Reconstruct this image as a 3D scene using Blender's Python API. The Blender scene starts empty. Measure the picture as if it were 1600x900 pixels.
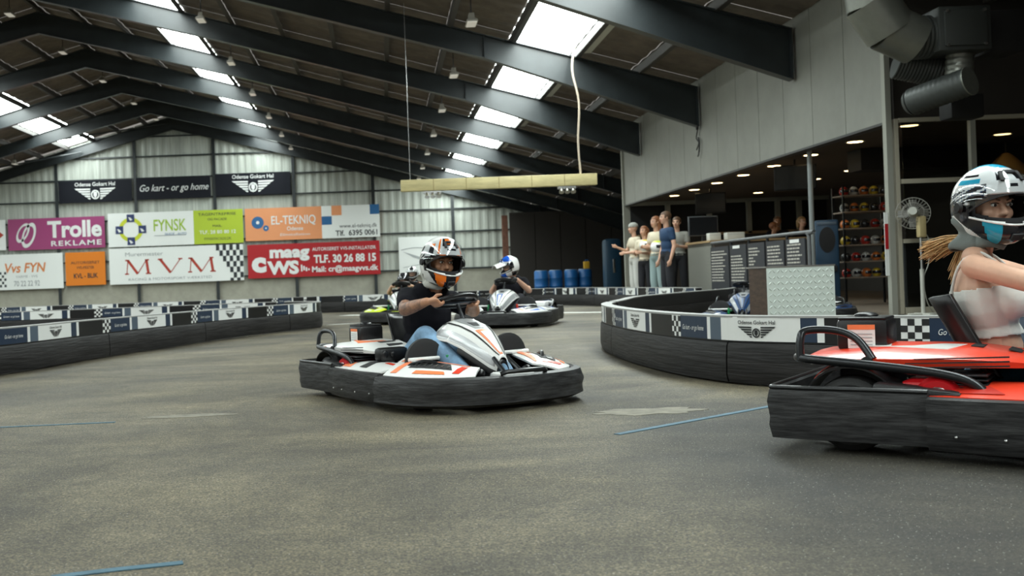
import bpy, bmesh, math, random
from mathutils import Vector, Matrix, Euler
random.seed(7)
S = bpy.context.scene
COL = S.collection
PI = math.pi
# ---------------------------------------------------------------- camera, sky, exposure
HC, FPX, ROLL = 0.70, 1600.0, 0.036        # lens height (m), focal length in pixels, roll
PPX, PPY = 600.0, 441.0                    # where the optical axis meets the (cropped) photograph
cd = bpy.data.cameras.new('camera'); cam = bpy.data.objects.new('camera', cd); COL.objects.link(cam)
cam.location = (0, 0, HC)
cam.rotation_euler = (Matrix.Rotation(PI/2, 4, 'X') @ Matrix.Rotation(-ROLL, 4, 'Z')).to_euler()
cd.sensor_width = 36; cd.lens = 36.0*FPX/1600
cd.shift_x = (800-PPX)/1600; cd.shift_y = (PPY-450)/1600
cd.dof.use_dof = True; cd.dof.focus_distance = 4.6; cd.dof.aperture_fstop = 5.0
cd.clip_end = 300
S.camera = cam
w = bpy.data.worlds.new('world'); S.world = w; w.use_nodes = True
w.node_tree.nodes['Background'].inputs[0].default_value = (1.0, 0.96, 0.88, 1)
w.node_tree.nodes['Background'].inputs[1].default_value = 0.33
S.view_settings.view_transform = 'Standard'; S.view_settings.look = 'None'
S.view_settings.exposure = 0.06; S.view_settings.gamma = 1.0; S.view_settings.use_curve_mapping = False
SKY_PANE = 17.0                            # daylight coming through the translucent roof sheets
DOWNLIGHT = 10.0

def at(x, y, Z):                           # photograph point at depth Z -> world
    dx, dy = x-PPX, y-PPY
    u = dx*math.cos(ROLL) - dy*math.sin(ROLL); v = dx*math.sin(ROLL) + dy*math.cos(ROLL)
    return Vector((u*Z/FPX, Z, HC - v*Z/FPX))

# ---------------------------------------------------------------- materials
MC = {}
def mat(name, col, rough=0.5, metal=0.0, noise=0.0, nscale=20, bump=0.0, bscale=60, emit=None, coat=0.0, spec=None, stretch=(1,1,1), col2=None):
    if name in MC: return MC[name]
    m = bpy.data.materials.new(name); m.use_nodes = True; nt = m.node_tree
    b = nt.nodes['Principled BSDF']
    c = (col[0], col[1], col[2], 1)
    b.inputs['Base Color'].default_value = c
    b.inputs['Roughness'].default_value = rough; b.inputs['Metallic'].default_value = metal
    if coat: b.inputs['Coat Weight'].default_value = coat; b.inputs['Coat Roughness'].default_value = 0.08
    if spec is not None: b.inputs['Specular IOR Level'].default_value = spec
    tc = mp = None
    if noise or bump:
        tc = nt.nodes.new('ShaderNodeTexCoord'); mp = nt.nodes.new('ShaderNodeMapping')
        nt.links.new(tc.outputs['Object'], mp.inputs[0]); mp.inputs['Scale'].default_value = stretch
    if noise:
        n = nt.nodes.new('ShaderNodeTexNoise'); n.inputs['Scale'].default_value = nscale; n.inputs['Detail'].default_value = 6
        n.inputs['Roughness'].default_value = 0.65
        nt.links.new(mp.outputs[0], n.inputs['Vector'])
        r = nt.nodes.new('ShaderNodeValToRGB')
        r.color_ramp.elements[0].position = 0.35; r.color_ramp.elements[1].position = 0.68
        d = col2 if col2 else tuple(min(1, k*(1+noise)) for k in col)
        lo = tuple(k*(1-noise*0.6) for k in col) if not col2 else col
        r.color_ramp.elements[0].color = (*lo, 1); r.color_ramp.elements[1].color = (*d, 1)
        nt.links.new(n.outputs['Fac'], r.inputs[0]); nt.links.new(r.outputs[0], b.inputs['Base Color'])
    if bump:
        n2 = nt.nodes.new('ShaderNodeTexNoise'); n2.inputs['Scale'].default_value = bscale; n2.inputs['Detail'].default_value = 5
        nt.links.new(mp.outputs[0], n2.inputs['Vector'])
        bp = nt.nodes.new('ShaderNodeBump'); bp.inputs['Strength'].default_value = bump; bp.inputs['Distance'].default_value = 0.01
        nt.links.new(n2.outputs['Fac'], bp.inputs['Height']); nt.links.new(bp.outputs[0], b.inputs['Normal'])
    if emit:
        b.inputs['Emission Color'].default_value = (*emit[0], 1); b.inputs['Emission Strength'].default_value = emit[1]
    MC[name] = m; return m
def glass(name, tint=(1,1,1), clear=0.85, rough=0.03):
    if name in MC: return MC[name]
    m = bpy.data.materials.new(name); m.use_nodes = True; nt = m.node_tree; nt.nodes.clear()
    o = nt.nodes.new('ShaderNodeOutputMaterial'); t = nt.nodes.new('ShaderNodeBsdfTransparent'); g = nt.nodes.new('ShaderNodeBsdfGlossy')
    mx = nt.nodes.new('ShaderNodeMixShader'); mx.inputs[0].default_value = 1-clear
    t.inputs[0].default_value = (*tint, 1); g.inputs['Roughness'].default_value = rough
    nt.links.new(t.outputs[0], mx.inputs[1]); nt.links.new(g.outputs[0], mx.inputs[2]); nt.links.new(mx.outputs[0], o.inputs[0])
    MC[name] = m; return m

black_pl = mat('scuffed_black_plastic', (0.010,0.010,0.011), 0.48, spec=0.35, noise=1.0, nscale=5.0, bump=0.5, bscale=5, stretch=(1.3,1.3,9), col2=(0.045,0.045,0.046))
barr_pl = mat('barrier_plastic', (0.008,0.0075,0.0075), 0.55, spec=0.25, noise=1.0, nscale=1.6, bump=0.6, bscale=3.5, stretch=(1.2,1.2,16), col2=(0.03,0.028,0.028))
smooth_bl = mat('smooth_black_plastic', (0.008,0.008,0.009), 0.35, spec=0.4)
matt_bl = mat('matt_black', (0.012,0.012,0.013), 0.7)
rubber = mat('tyre_rubber', (0.02,0.02,0.02), 0.75, bump=0.2, bscale=90)
steel = mat('bare_steel', (0.55,0.55,0.54), 0.3, 1.0)
darksteel = mat('dark_steel_tube', (0.035,0.037,0.04), 0.28, 0.7)
white_pl = mat('white_bodywork', (0.78,0.78,0.76), 0.3, coat=0.3)
silver_pl = mat('silver_bodywork', (0.42,0.43,0.44), 0.3, 0.35, coat=0.3)
red_pl = mat('red_bodywork', (0.72,0.045,0.015), 0.32, coat=0.3)
lime_pl = mat('lime_bodywork', (0.62,0.75,0.03), 0.35)
blue_pl = mat('blue_bodywork', (0.02,0.12,0.5), 0.35)
orange_pl = mat('orange_print', (0.85,0.22,0.08), 0.4)
orange_h = mat('orange_helmet_paint', (0.95,0.2,0.015), 0.25, coat=0.4)
engine_red = mat('engine_red', (0.55,0.01,0.015), 0.3, 0.2)
green_p = mat('green_pedal', (0.01,0.25,0.08), 0.4)
paint_w = mat('helmet_white', (0.8,0.8,0.78), 0.22, coat=0.5)
paint_b = mat('helmet_black', (0.012,0.012,0.016), 0.2, coat=0.5)
paint_t = mat('helmet_turquoise', (0.01,0.34,0.52), 0.25, coat=0.5)
paint_bl = mat('helmet_blue', (0.01,0.09,0.5), 0.25, coat=0.5)
paint_n = mat('helmet_navy', (0.01,0.04,0.12), 0.25, coat=0.5)
liner = mat('helmet_liner', (0.02,0.02,0.022), 0.9)
visor = glass('clear_visor', (0.86,0.88,0.9), 0.90)
skin_tan = mat('tan_skin', (0.42,0.21,0.12), 0.5, noise=0.18, nscale=14)
skin_fair = mat('fair_skin', (0.62,0.36,0.25), 0.5, noise=0.12, nscale=10)
tattoo = mat('tattooed_skin', (0.40,0.20,0.12), 0.5, noise=0.9, nscale=26, col2=(0.1,0.07,0.06))
blackcloth = mat('black_cotton', (0.007,0.007,0.010), 0.9, spec=0.15, bump=0.5, bscale=14)
whitecloth = mat('white_ribbed_cotton', (0.68,0.67,0.63), 0.8, bump=0.4, bscale=20)
jeans = mat('faded_denim', (0.16,0.27,0.40), 0.85, noise=0.5, nscale=9, bump=0.3, bscale=30)
jeans_d = mat('teal_denim', (0.01,0.10,0.17), 0.85, noise=0.5, nscale=9, bump=0.3, bscale=30)
darkpants = mat('black_trousers', (0.015,0.015,0.02), 0.85)
greycloth = mat('grey_scarf', (0.16,0.18,0.17), 0.9, bump=0.5, bscale=30)
blonde = mat('blonde_hair', (0.50,0.30,0.13), 0.5, noise=0.5, nscale=30, stretch=(6,6,1))
brownhair = mat('brown_hair', (0.10,0.05,0.025), 0.6)
eye_w = mat('eye_white', (0.7,0.68,0.64), 0.3)
eye_d = mat('eye_iris', (0.02,0.012,0.01), 0.2)
lip = mat('lips', (0.42,0.13,0.10), 0.4)
print_w = mat('print_white', (0.78,0.79,0.77), 0.45)
print_navy = mat('print_navy', (0.012,0.028,0.06), 0.4)
print_slate = mat('print_slate', (0.08,0.11,0.15), 0.4)
print_black = mat('print_black', (0.012,0.012,0.013), 0.4)
print_char = mat('print_charcoal', (0.02,0.023,0.03), 0.5)

# ---------------------------------------------------------------- mesh helpers
class M:
    def __init__(s): s.v=[]; s.f=[]; s.m=[]
    def add(s, vs, fs, mi=0):
        o=len(s.v); s.v += [tuple(p) for p in vs]; s.f += [tuple(o+i for i in f) for f in fs]
        s.m += [mi]*len(fs)
        return s
    def box(s, c, d, mi=0, rot=None, taper=1.0):
        vs=[]
        for z in (-1,1):
            k = taper if z>0 else 1
            for x,y in ((-1,-1),(1,-1),(1,1),(-1,1)):
                p=Vector((x*d[0]/2*k, y*d[1]/2*k, z*d[2]/2))
                if rot is not None: p = rot @ p
                vs.append(p+Vector(c))
        return s.add(vs,[(3,2,1,0),(4,5,6,7),(0,1,5,4),(1,2,6,5),(2,3,7,6),(3,0,4,7)],mi)
    def rbox(s, c, d, r=0.02, mi=0, rot=None):     # box with bevelled edges
        bm=bmesh.new(); bmesh.ops.create_cube(bm,size=1)
        for v in bm.verts: v.co=Vector((v.co.x*d[0],v.co.y*d[1],v.co.z*d[2]))
        bmesh.ops.bevel(bm,geom=bm.edges[:],offset=r,segments=2,affect='EDGES',profile=0.5)
        bm.verts.index_update(); vs=[]
        for v in bm.verts:
            p=v.co.copy()
            if rot is not None: p=rot@p
            vs.append(p+Vector(c))
        fs=[[v.index for v in f.verts] for f in bm.faces]; bm.free()
        return s.add(vs,fs,mi)
    def loft(s, rings, mi=0, cap=True, closed=False):
        n=len(rings[0]); vs=[p for r in rings for p in r]; fs=[]
        R=len(rings)
        for i in range(R if closed else R-1):
            a=i*n; b=((i+1)%R)*n
            for k in range(n): fs.append((a+k,a+(k+1)%n,b+(k+1)%n,b+k))
        if cap and not closed:
            fs.append(tuple(range(n-1,-1,-1))); fs.append(tuple((R-1)*n+k for k in range(n)))
        return s.add(vs,fs,mi)
    def tube(s, pts, r, n=10, mi=0, closed=False, cap=True):
        pts=[Vector(p) for p in pts]; rings=[]; N=len(pts)
        up=Vector((0,0,1)); prev=None
        for i,p in enumerate(pts):
            if closed: t=(pts[(i+1)%N]-pts[i-1])
            else: t=(pts[min(i+1,N-1)]-pts[max(i-1,0)])
            t.normalize()
            if prev is None:
                a=t.cross(up)
                if a.length<1e-3: a=t.cross(Vector((1,0,0)))
            else: a=prev-t*prev.dot(t)
            a.normalize(); prev=a; b=t.cross(a)
            rr = r[i] if isinstance(r,(list,tuple)) else r
            rings.append([p+(a*math.cos(2*PI*k/n)+b*math.sin(2*PI*k/n))*rr for k in range(n)])
        return s.loft(rings,mi,cap,closed)
    def cyl(s, p0, p1, r0, r1=None, n=16, mi=0):
        return s.tube([p0,p1],[r0,r0 if r1 is None else r1],n,mi)
    def ell(s, c, r, n=16, m=10, mi=0, rot=None):
        rings=[]
        for i in range(m+1):
            a=-PI/2+PI*i/m; a=max(-PI/2+0.02,min(PI/2-0.02,a))
            ring=[]
            for k in range(n):
                b=2*PI*k/n
                p=Vector((r[0]*math.cos(a)*math.cos(b), r[1]*math.cos(a)*math.sin(b), r[2]*math.sin(a)))
                if rot is not None: p=rot@p
                ring.append(p+Vector(c))
            rings.append(ring)
        return s.loft(rings,mi)
    def prism(s, poly, z0, z1, mi=0, fn=None):     # poly in xy, extruded z; fn maps points
        n=len(poly); vs=[Vector((x,y,z0)) for x,y in poly]+[Vector((x,y,z1)) for x,y in poly]
        if fn: vs=[Vector(fn(p)) for p in vs]
        fs=[tuple(range(n-1,-1,-1)),tuple(range(n,2*n))]+[(k,(k+1)%n,n+(k+1)%n,n+k) for k in range(n)]
        return s.add(vs,fs,mi)
    def lathe(s, prof, c, axis='z', n=24, mi=0, closed=False):
        rings=[]
        for k in range(n):
            a=2*PI*k/n; ring=[]
            for r,h in prof:
                if axis=='z': p=(r*math.cos(a), r*math.sin(a), h)
                elif axis=='x': p=(h, r*math.cos(a), r*math.sin(a))
                else: p=(r*math.cos(a), h, r*math.sin(a))
                ring.append(Vector(p)+Vector(c))
            rings.append(ring)
        n2=len(prof); vs=[p for r in rings for p in r]; fs=[]
        for i in range(n):
            a=i*n2; b=((i+1)%n)*n2
            for k in range(n2 if closed else n2-1): fs.append((a+k,a+(k+1)%n2,b+(k+1)%n2,b+k))
        return s.add(vs,fs,mi)
    def grid(s, fn, nu, nv, th=None, mi=0):        # fn(u,v) surface; th: thickness along -z/normal guess
        P=[[Vector(fn(i/nu,j/nv)) for j in range(nv+1)] for i in range(nu+1)]
        vs=[p for r in P for p in r]; W=nv+1
        fs=[(i*W+j,(i+1)*W+j,(i+1)*W+j+1,i*W+j+1) for i in range(nu) for j in range(nv)]
        if th:
            o=len(vs); T=Vector(th); vs += [p-T for p in vs[:o]]
            fs += [tuple(o+k for k in f[::-1]) for f in fs[:]]
            bd=[i*W for i in range(nu+1)]+[nu*W+j for j in range(1,W)]+[i*W+nv for i in range(nu-1,-1,-1)]+[j for j in range(nv-1,0,-1)]
            for a,b in zip(bd,bd[1:]+bd[:1]): fs.append((a,b,o+b,o+a))
        return s.add(vs,fs,mi)
    def mesh(s, name, mats, smooth=True, ang=40):
        me=bpy.data.meshes.new(name); me.from_pydata(s.v,[],s.f)
        for m in (mats if isinstance(mats,(list,tuple)) else [mats]): me.materials.append(m)
        me.polygons.foreach_set('material_index', s.m)
        bm=bmesh.new(); bm.from_mesh(me); bmesh.ops.recalc_face_normals(bm,faces=bm.faces[:])
        if smooth:
            ca=math.radians(ang)
            for f in bm.faces: f.smooth=True
            for e in bm.edges:
                if len(e.link_faces)==2 and e.calc_face_angle(0)>ca: e.smooth=False
        bm.to_mesh(me); bm.free()
        return me
    def build(s, name, mats, parent=None, smooth=True, ang=40):
        return link(name, s.mesh(name,mats,smooth,ang), parent)
def link(name, me, parent=None, loc=None):
    o=bpy.data.objects.new(name,me); COL.objects.link(o)
    if parent: o.parent=parent
    if loc is not None: o.location=loc
    return o
def tag(o, label=None, cat=None, group=None, kind=None):
    if label: o['label']=label
    if cat: o['category']=cat
    if group: o['group']=group
    if kind: o['kind']=kind
    return o
def thing(name, label, cat, loc=(0,0,0), rz=0.0, group=None, kind=None):
    o=bpy.data.objects.new(name,None); COL.objects.link(o); o.location=loc; o.rotation_euler=(0,0,rz)
    o.empty_display_size=0.1
    return tag(o,label,cat,group,kind)
def struct(name, m, mats, parent=None, smooth=False):
    o=m.build(name,mats,parent,smooth)
    if not parent: o['kind']='structure'
    return o
def catmull(pts, n=8, closed=False):
    P=[Vector(p) for p in pts]; out=[]; N=len(P)
    for i in range(N if closed else N-1):
        if closed: a,b,c,d=P[i-1],P[i],P[(i+1)%N],P[(i+2)%N]
        else: a,b,c,d=P[max(i-1,0)],P[i],P[i+1],P[min(i+2,N-1)]
        for k in range(n):
            t=k/n
            out.append(0.5*((2*b)+(c-a)*t+(2*a-5*b+4*c-d)*t*t+(3*b-a-3*c+d)*t**3))
    if not closed: out.append(P[-1])
    return out

# text as mesh data (verts, faces) in the xy plane, centred, cached
TX={}
def text_mesh(body, bold=0.0, shear=0.0, align='CENTER', spacing=1.0):
    k=(body,bold,shear,align,spacing)
    if k in TX: return TX[k]
    c=bpy.data.curves.new('t','FONT'); c.body=body; c.size=1; c.align_x=align; c.align_y='CENTER'; c.offset=bold; c.shear=shear
    c.resolution_u=3; c.space_character=spacing
    o=bpy.data.objects.new('t',c); COL.objects.link(o)
    dg=bpy.context.evaluated_depsgraph_get(); me=bpy.data.meshes.new_from_object(o.evaluated_get(dg))
    vs=[v.co.copy() for v in me.vertices]; fs=[tuple(p.vertices) for p in me.polygons]
    bpy.data.objects.remove(o); bpy.data.meshes.remove(me)
    TX[k]=(vs,fs); return TX[k]
def add_text(m, body, fn, cx, cy, h, mi=0, bold=0.0, shear=0.0, align='CENTER', sx=1.0, fit=None, spacing=1.0):
    """text of cap height ~h centred at (cx,cy) of a panel plane mapped by fn(x,y)->world"""
    vs,fs=text_mesh(body,bold,shear,align,spacing)
    if not vs: return
    k=h/0.70
    if fit:
        wd=max(v.x for v in vs)-min(v.x for v in vs); sx=fit/(wd*k)
    m.add([fn(cx+v.x*k*sx, cy+v.y*k) for v in vs], fs, mi)
def winged_logo(m, fn, cx, cy, w, mi=0, word=True):
    h=w*0.30
    for sgn in (-1,1):
        for i in range(5):
            y=cy+h*0.45-i*h*0.19; x0=0.12*w; x1=(0.50-0.075*i)*w
            P=[(x0,y),(x1,y+h*0.02),(x1-0.05*w,y-h*0.12),(x0,y-h*0.12)]
            # subdivide a little so that it can bend
            m.add([fn(cx+sgn*p[0],cy*0+p[1]) for p in P],[(0,1,2,3)],mi)
    n=14
    for (r0,r1) in ((0.075*w,0.105*w),):
        vs=[]; fs=[]
        for k in range(n):
            a=2*PI*k/n
            vs += [fn(cx+r0*math.cos(a), cy+r0*math.sin(a)*1.1-h*.05), fn(cx+r1*math.cos(a), cy+r1*math.sin(a)*1.1-h*.05)]
        for k in range(n):
            j=(k+1)%n; fs.append((2*k,2*k+1,2*j+1,2*j))
        m.add(vs,fs,mi)
    m.add([fn(cx+a*w,cy+b*h) for a,b in ((-.04,.18),(.04,.18),(.045,-.1),(0,-.35),(-.045,-.1))],[(0,1,2,3,4)],mi)
    if word: add_text(m,'Odense Gokart Hal',fn,cx,cy+h*0.78,h*0.30,mi,0.01,fit=w*0.98)

# ================================================================ THE HALL
XR, SL, ZR = -10.4, 0.283, 9.65           # ridge position, roof pitch, ridge height
def roof(x): return ZR - SL*abs(x-XR)
XL, XE = -27.6, 12.5                       # left wall, far right wall
YB, YN = 52.0, -8.0                        # back wall, open end behind the camera
FR = [51.75-5*i for i in range(12)]        # frame positions
PS = 1.33                                  # purlin spacing
# floor material: worn asphalt
def asphalt():
    m=bpy.data.materials.new('worn_asphalt'); m.use_nodes=True; nt=m.node_tree; b=nt.nodes['Principled BSDF']; L=nt.links
    tc=nt.nodes.new('ShaderNodeTexCoord')
    def noise(sc,det=5,stretch=None,rough=0.6,dist=0):
        n=nt.nodes.new('ShaderNodeTexNoise'); n.inputs['Scale'].default_value=sc; n.inputs['Detail'].default_value=det
        n.inputs['Roughness'].default_value=rough; n.inputs['Distortion'].default_value=dist
        if stretch:
            mp=nt.nodes.new('ShaderNodeMapping'); mp.inputs['Scale'].default_value=stretch[:3]; mp.inputs['Rotation'].default_value=(0,0,stretch[3])
            L.new(tc.outputs['Object'],mp.inputs[0]); L.new(mp.outputs[0],n.inputs['Vector'])
        else: L.new(tc.outputs['Object'],n.inputs['Vector'])
        return n.outputs['Fac']
    def ramp(f,p0,c0,p1,c1):
        r=nt.nodes.new('ShaderNodeValToRGB'); r.color_ramp.elements[0].position=p0; r.color_ramp.elements[1].position=p1
        r.color_ramp.elements[0].color=(*c0,1); r.color_ramp.elements[1].color=(*c1,1); L.new(f,r.inputs[0]); return r.outputs[0]
    def mix(t,a,b_,f):
        x=nt.nodes.new('ShaderNodeMix'); x.data_type='RGBA'; x.blend_type=t
        if isinstance(f,float): x.inputs[0].default_value=f
        else: L.new(f,x.inputs[0])
        L.new(a,x.inputs[6]); L.new(b_,x.inputs[7]); return x.outputs[2]
    base=ramp(noise(0.55,7,None,0.68,0.8),0.38,(0.068,0.058,0.040),0.64,(0.178,0.154,0.104))
    streak=ramp(noise(0.8,6,(0.8,1.5,1,0.9),0.6,0.8),0.38,(0.62,0.62,0.64),0.62,(1.1,1.09,1.06))
    c=mix('MULTIPLY',base,streak,0.85)
    arc=ramp(noise(1.2,6,(0.5,1.6,1,-0.7),0.65,1.2),0.42,(0.62,0.62,0.64),0.6,(1.05,1.05,1.05))
    c=mix('MULTIPLY',c,arc,0.55)
    mid=ramp(noise(9,6,None,0.75),0.35,(0.78,0.78,0.78),0.65,(1.16,1.15,1.13)); c=mix('MULTIPLY',c,mid,0.9)
    # rubbered-in darker racing line across the right foreground
    sx_=nt.nodes.new('ShaderNodeSeparateXYZ'); L.new(tc.outputs['Object'],sx_.inputs[0])
    def math_(op,a,b=None,cv=None):
        q=nt.nodes.new('ShaderNodeMath'); q.operation=op; q.use_clamp=False
        for i_,v_ in enumerate((a,b,cv)):
            if v_ is None: continue
            if isinstance(v_,(int,float)): q.inputs[i_].default_value=v_
            else: L.new(v_,q.inputs[i_])
        return q.outputs[0]
    wob=math_('MULTIPLY',noise(0.8,5,None,0.7),0.9)
    xx=math_('ADD',sx_.outputs['X'],wob)
    cx0=(XL+XE)/2; 
    f1=math_('MULTIPLY',math_('SUBTRACT',xx,1.25),2.2)
    band=nt.nodes.new('ShaderNodeClamp'); L.new(f1,band.inputs[0])
    f2=nt.nodes.new('ShaderNodeClamp'); L.new(math_('MULTIPLY',math_('SUBTRACT',6.6,math_('ADD',sx_.outputs['Y'],wob)),0.9),f2.inputs[0])
    bm_=math_('MULTIPLY',band.outputs[0],f2.outputs[0])
    dk=nt.nodes.new('ShaderNodeRGB'); dk.outputs[0].default_value=(0.36,0.37,0.40,1)
    c=mix('MULTIPLY',c,dk.outputs[0],bm_)
    fine=ramp(noise(120,2,None,0.7),0.42,(0.38,0.38,0.38),0.60,(1.75,1.72,1.62))
    c=mix('MULTIPLY',c,fine,0.85)
    mott=ramp(noise(40,3,None,0.7),0.42,(0.74,0.74,0.74),0.58,(1.24,1.23,1.19)); c=mix('MULTIPLY',c,mott,0.9)
    spk=ramp(noise(130,1,None,0.5),0.70,(0,0,0),0.74,(1,1,1))
    wt=nt.nodes.new('ShaderNodeRGB'); wt.outputs[0].default_value=(0.38,0.37,0.33,1)
    c=mix('MIX',c,wt.outputs[0],spk)
    L.new(c,b.inputs['Base Color'])
    rr=nt.nodes.new('ShaderNodeMapRange'); rr.inputs[3].default_value=0.5; rr.inputs[4].default_value=0.78
    L.new(noise(0.8,4),rr.inputs[0]); L.new(rr.outputs[0],b.inputs['Roughness'])
    b.inputs['Specular IOR Level'].default_value=0.45
    bp=nt.nodes.new('ShaderNodeBump'); bp.inputs['Strength'].default_value=0.6; bp.inputs['Distance'].default_value=0.006
    L.new(noise(180,4,None,0.85),bp.inputs['Height']); L.new(bp.outputs[0],b.inputs['Normal'])
    return m
m=M(); m.add([(XL,YN,0),(XE,YN,0),(XE,YB,0),(XL,YB,0),(XL,YN,-.1),(XE,YN,-.1),(XE,YB,-.1),(XL,YB,-.1)],[(0,1,2,3),(7,6,5,4),(0,4,5,1),(1,5,6,2),(2,6,7,3),(3,7,4,0)]); floor=struct('floor',m,asphalt())

wall_sheet = mat('translucent_grey_green_sheet', (0.42,0.445,0.40), 0.45, noise=0.28, nscale=1.6, stretch=(5,1,0.2))
plinth_m = mat('cream_concrete', (0.36,0.35,0.29), 0.8, noise=0.15, nscale=2)
frame_m = mat('dark_green_grey_steel', (0.020,0.025,0.027), 0.36, 0.0, noise=0.3, nscale=1.5)
roof_m = mat('brown_fibre_cement', (0.13,0.105,0.085), 0.8, noise=0.3, nscale=3)
purlin_m = mat('grey_purlin_steel', (0.055,0.05,0.045), 0.6)
sky_m = mat('daylit_translucent_sheet', (0.8,0.82,0.8), 0.5, emit=((0.90,1.0,0.97),SKY_PANE))
mezz_m = mat('grey_cladding_panel', (0.23,0.23,0.205), 0.55, noise=0.10, nscale=2)
dark_wall = mat('dark_brown_wall', (0.035,0.03,0.026), 0.8)
darker = mat('near_black_wall', (0.012,0.012,0.013), 0.8)
frame_cream = mat('cream_window_frame', (0.40,0.37,0.29), 0.5)
grey_post = mat('grey_painted_post', (0.30,0.30,0.26), 0.5)

# --- back wall : concrete plinth, corrugated sheets, girts, columns
wb=thing('wall_back',None,None,(0,0,0)); wb['kind']='structure'
m=M(); m.box(((XL+6)/2,YB+0.1,0.64),(6-XL,0.2,1.27)); m.build('concrete_plinth',plinth_m,wb,False)
cols=[-24.4+4*i for i in range(9)]
edges=[XL]+cols+[XE]
for a,b in zip(edges[:-1],edges[1:]):
    a2,b2=a+0.02,b-0.02; n=max(2,int((b2-a2)/0.1)); m=M(); fr=[];bk=[]
    P=[]
    for i in range(n+1):
        x=a2+(b2-a2)*i/n; y=YB+(0.0 if (i//2)%2 else -0.035); P.append((x,y))
    vs=[(x,y,1.27) for x,y in P]+[(x,y,roof(x)-0.02) for x,y in P]; k=n+1
    m.add(vs,[(i,i+1,k+i+1,k+i) for i in range(n)])
    m.build('wall_panel',wall_sheet,wb,False)
for gz in (1.27,2.25,3.15,4.3,5.35,6.4,7.5,8.5):
    hw=(ZR-gz)/SL
    x0=max(XL,XR-hw); x1=min(XE,XR+hw)
    m=M(); m.box(((x0+x1)/2,YB-0.09,gz),(x1-x0,0.06,0.075)); m.build('girt',frame_m,wb,False)
for x in cols:
    m=M(); h=roof(x)
    m.box((x,YB-0.17,h/2-0.1),(0.16,0.02,h-0.2)); m.box((x,YB-0.08,h/2-0.1),(0.02,0.18,h-0.2)); m.build('column',frame_m,wb,False)
# brown post and dark partition right of the sheets
m=M(); m.box((6.1,50.9,1.9),(0.28,0.24,3.8)); tag(m.build('brick_pier',mat('red_brown_pier',(0.16,0.07,0.045),0.8,noise=.3,nscale=6)),kind='structure').name='trim_pier'
m=M(); m.box((9.4,50.6,1.95),(6.2,0.15,3.9))
wd=struct('wall_back_right',m,dark_wall)
for i in range(5):
    m=M(); m.box((6.9+1.25*i,50.5,1.9),(1.21,0.04,3.7)); m.build('wall_panel',dark_wall,wd,False)
m=M(); m.box((XE+0.1,(28.8+YB)/2,2.1),(0.2,YB-28.8,4.2)); struct('wall_far_right',m,darker)
m=M(); m.box((XE+0.1,(13.8+YN)/2,2.1),(0.2,13.8-YN,4.2)); struct('wall_near_right',m,dark_wall)
m=M(); m.box((XL-0.1,(YN+YB)/2,2.6),(0.2,YB-YN,5.2)); struct('wall_left',m,wall_sheet)

# --- roof
cl=thing('ceiling',None,None); cl['kind']='structure'
def slope_pt(sg,d,drop=0.0): return (XR+sg*d, ZR-SL*d-drop)
skyk={(1,10),(1,3),(-1,3),(-1,10)}  # outer strip on the left slope is out of view, added for its light
far=M()
pm_cache={}
for sg,DM in ((1,XE-XR),(-1,XR-XL)):
    nk=int(math.ceil(DM/PS))
    for k in range(nk):
        d0,d1=k*PS,min((k+1)*PS,DM+0.1)
        xa,za=slope_pt(sg,d0); xb,zb=slope_pt(sg,d1)
        for i in range(12):
            y1=FR[i]; y0=FR[i]-5
            if i==11: y0=YN
            sk=(sg,k) in skyk
            th=0.03
            n=14; P=[]
            for j in range(n+1):
                P.append((y0+0.01+(y1-y0-0.02)*j/n, 0.03*(j%2)))
            g=0.01*sg
            vs=[(xa+g,y,za+q) for y,q in P]+[(xb-g,y,zb+q) for y,q in P]
            w1=n+1
            fs=[(j,j+1,w1+j+1,w1+j) for j in range(n)]
            if sk:
                mm=M().add(vs,fs); mm.build('skylight_pane',sky_m,cl,False)
            elif y0>16 and not (sg<0 and k>8):
                mm=M().add(vs,fs); mm.build('roof_panel',roof_m,cl,False)
            else: far.add(vs,fs)
    for k in range(nk+1):
        d=min(k*PS,DM); x,z=slope_pt(sg,d,0.02)
        if k==0 and sg<0: continue
        m=M(); yc=(YN+YB)/2; ln=YB-YN
        m.box((x,yc,z-0.1),(0.035,ln,0.17)); m.box((x+0.04*sg,yc,z-0.185),(0.10,ln,0.012))
        m.build('purlin',purlin_m,cl,False)
o=far.build('roof_panel',roof_m,cl,False); o['kind']='stuff'
# light-coloured kerb along the lower edge of each skylight strip
kerb_m=mat('pale_kerb',(0.55,0.55,0.5),0.5)
for sg,k in ((1,10),):
    x,z=slope_pt(sg,(k+1)*PS+0.16,0.13)
    for i in range(9):
        m=M(); m.box((x,FR[i]-2.5,z),(0.16,4.1,0.05)); m.build('skylight_kerb',kerb_m,cl,False)
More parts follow.
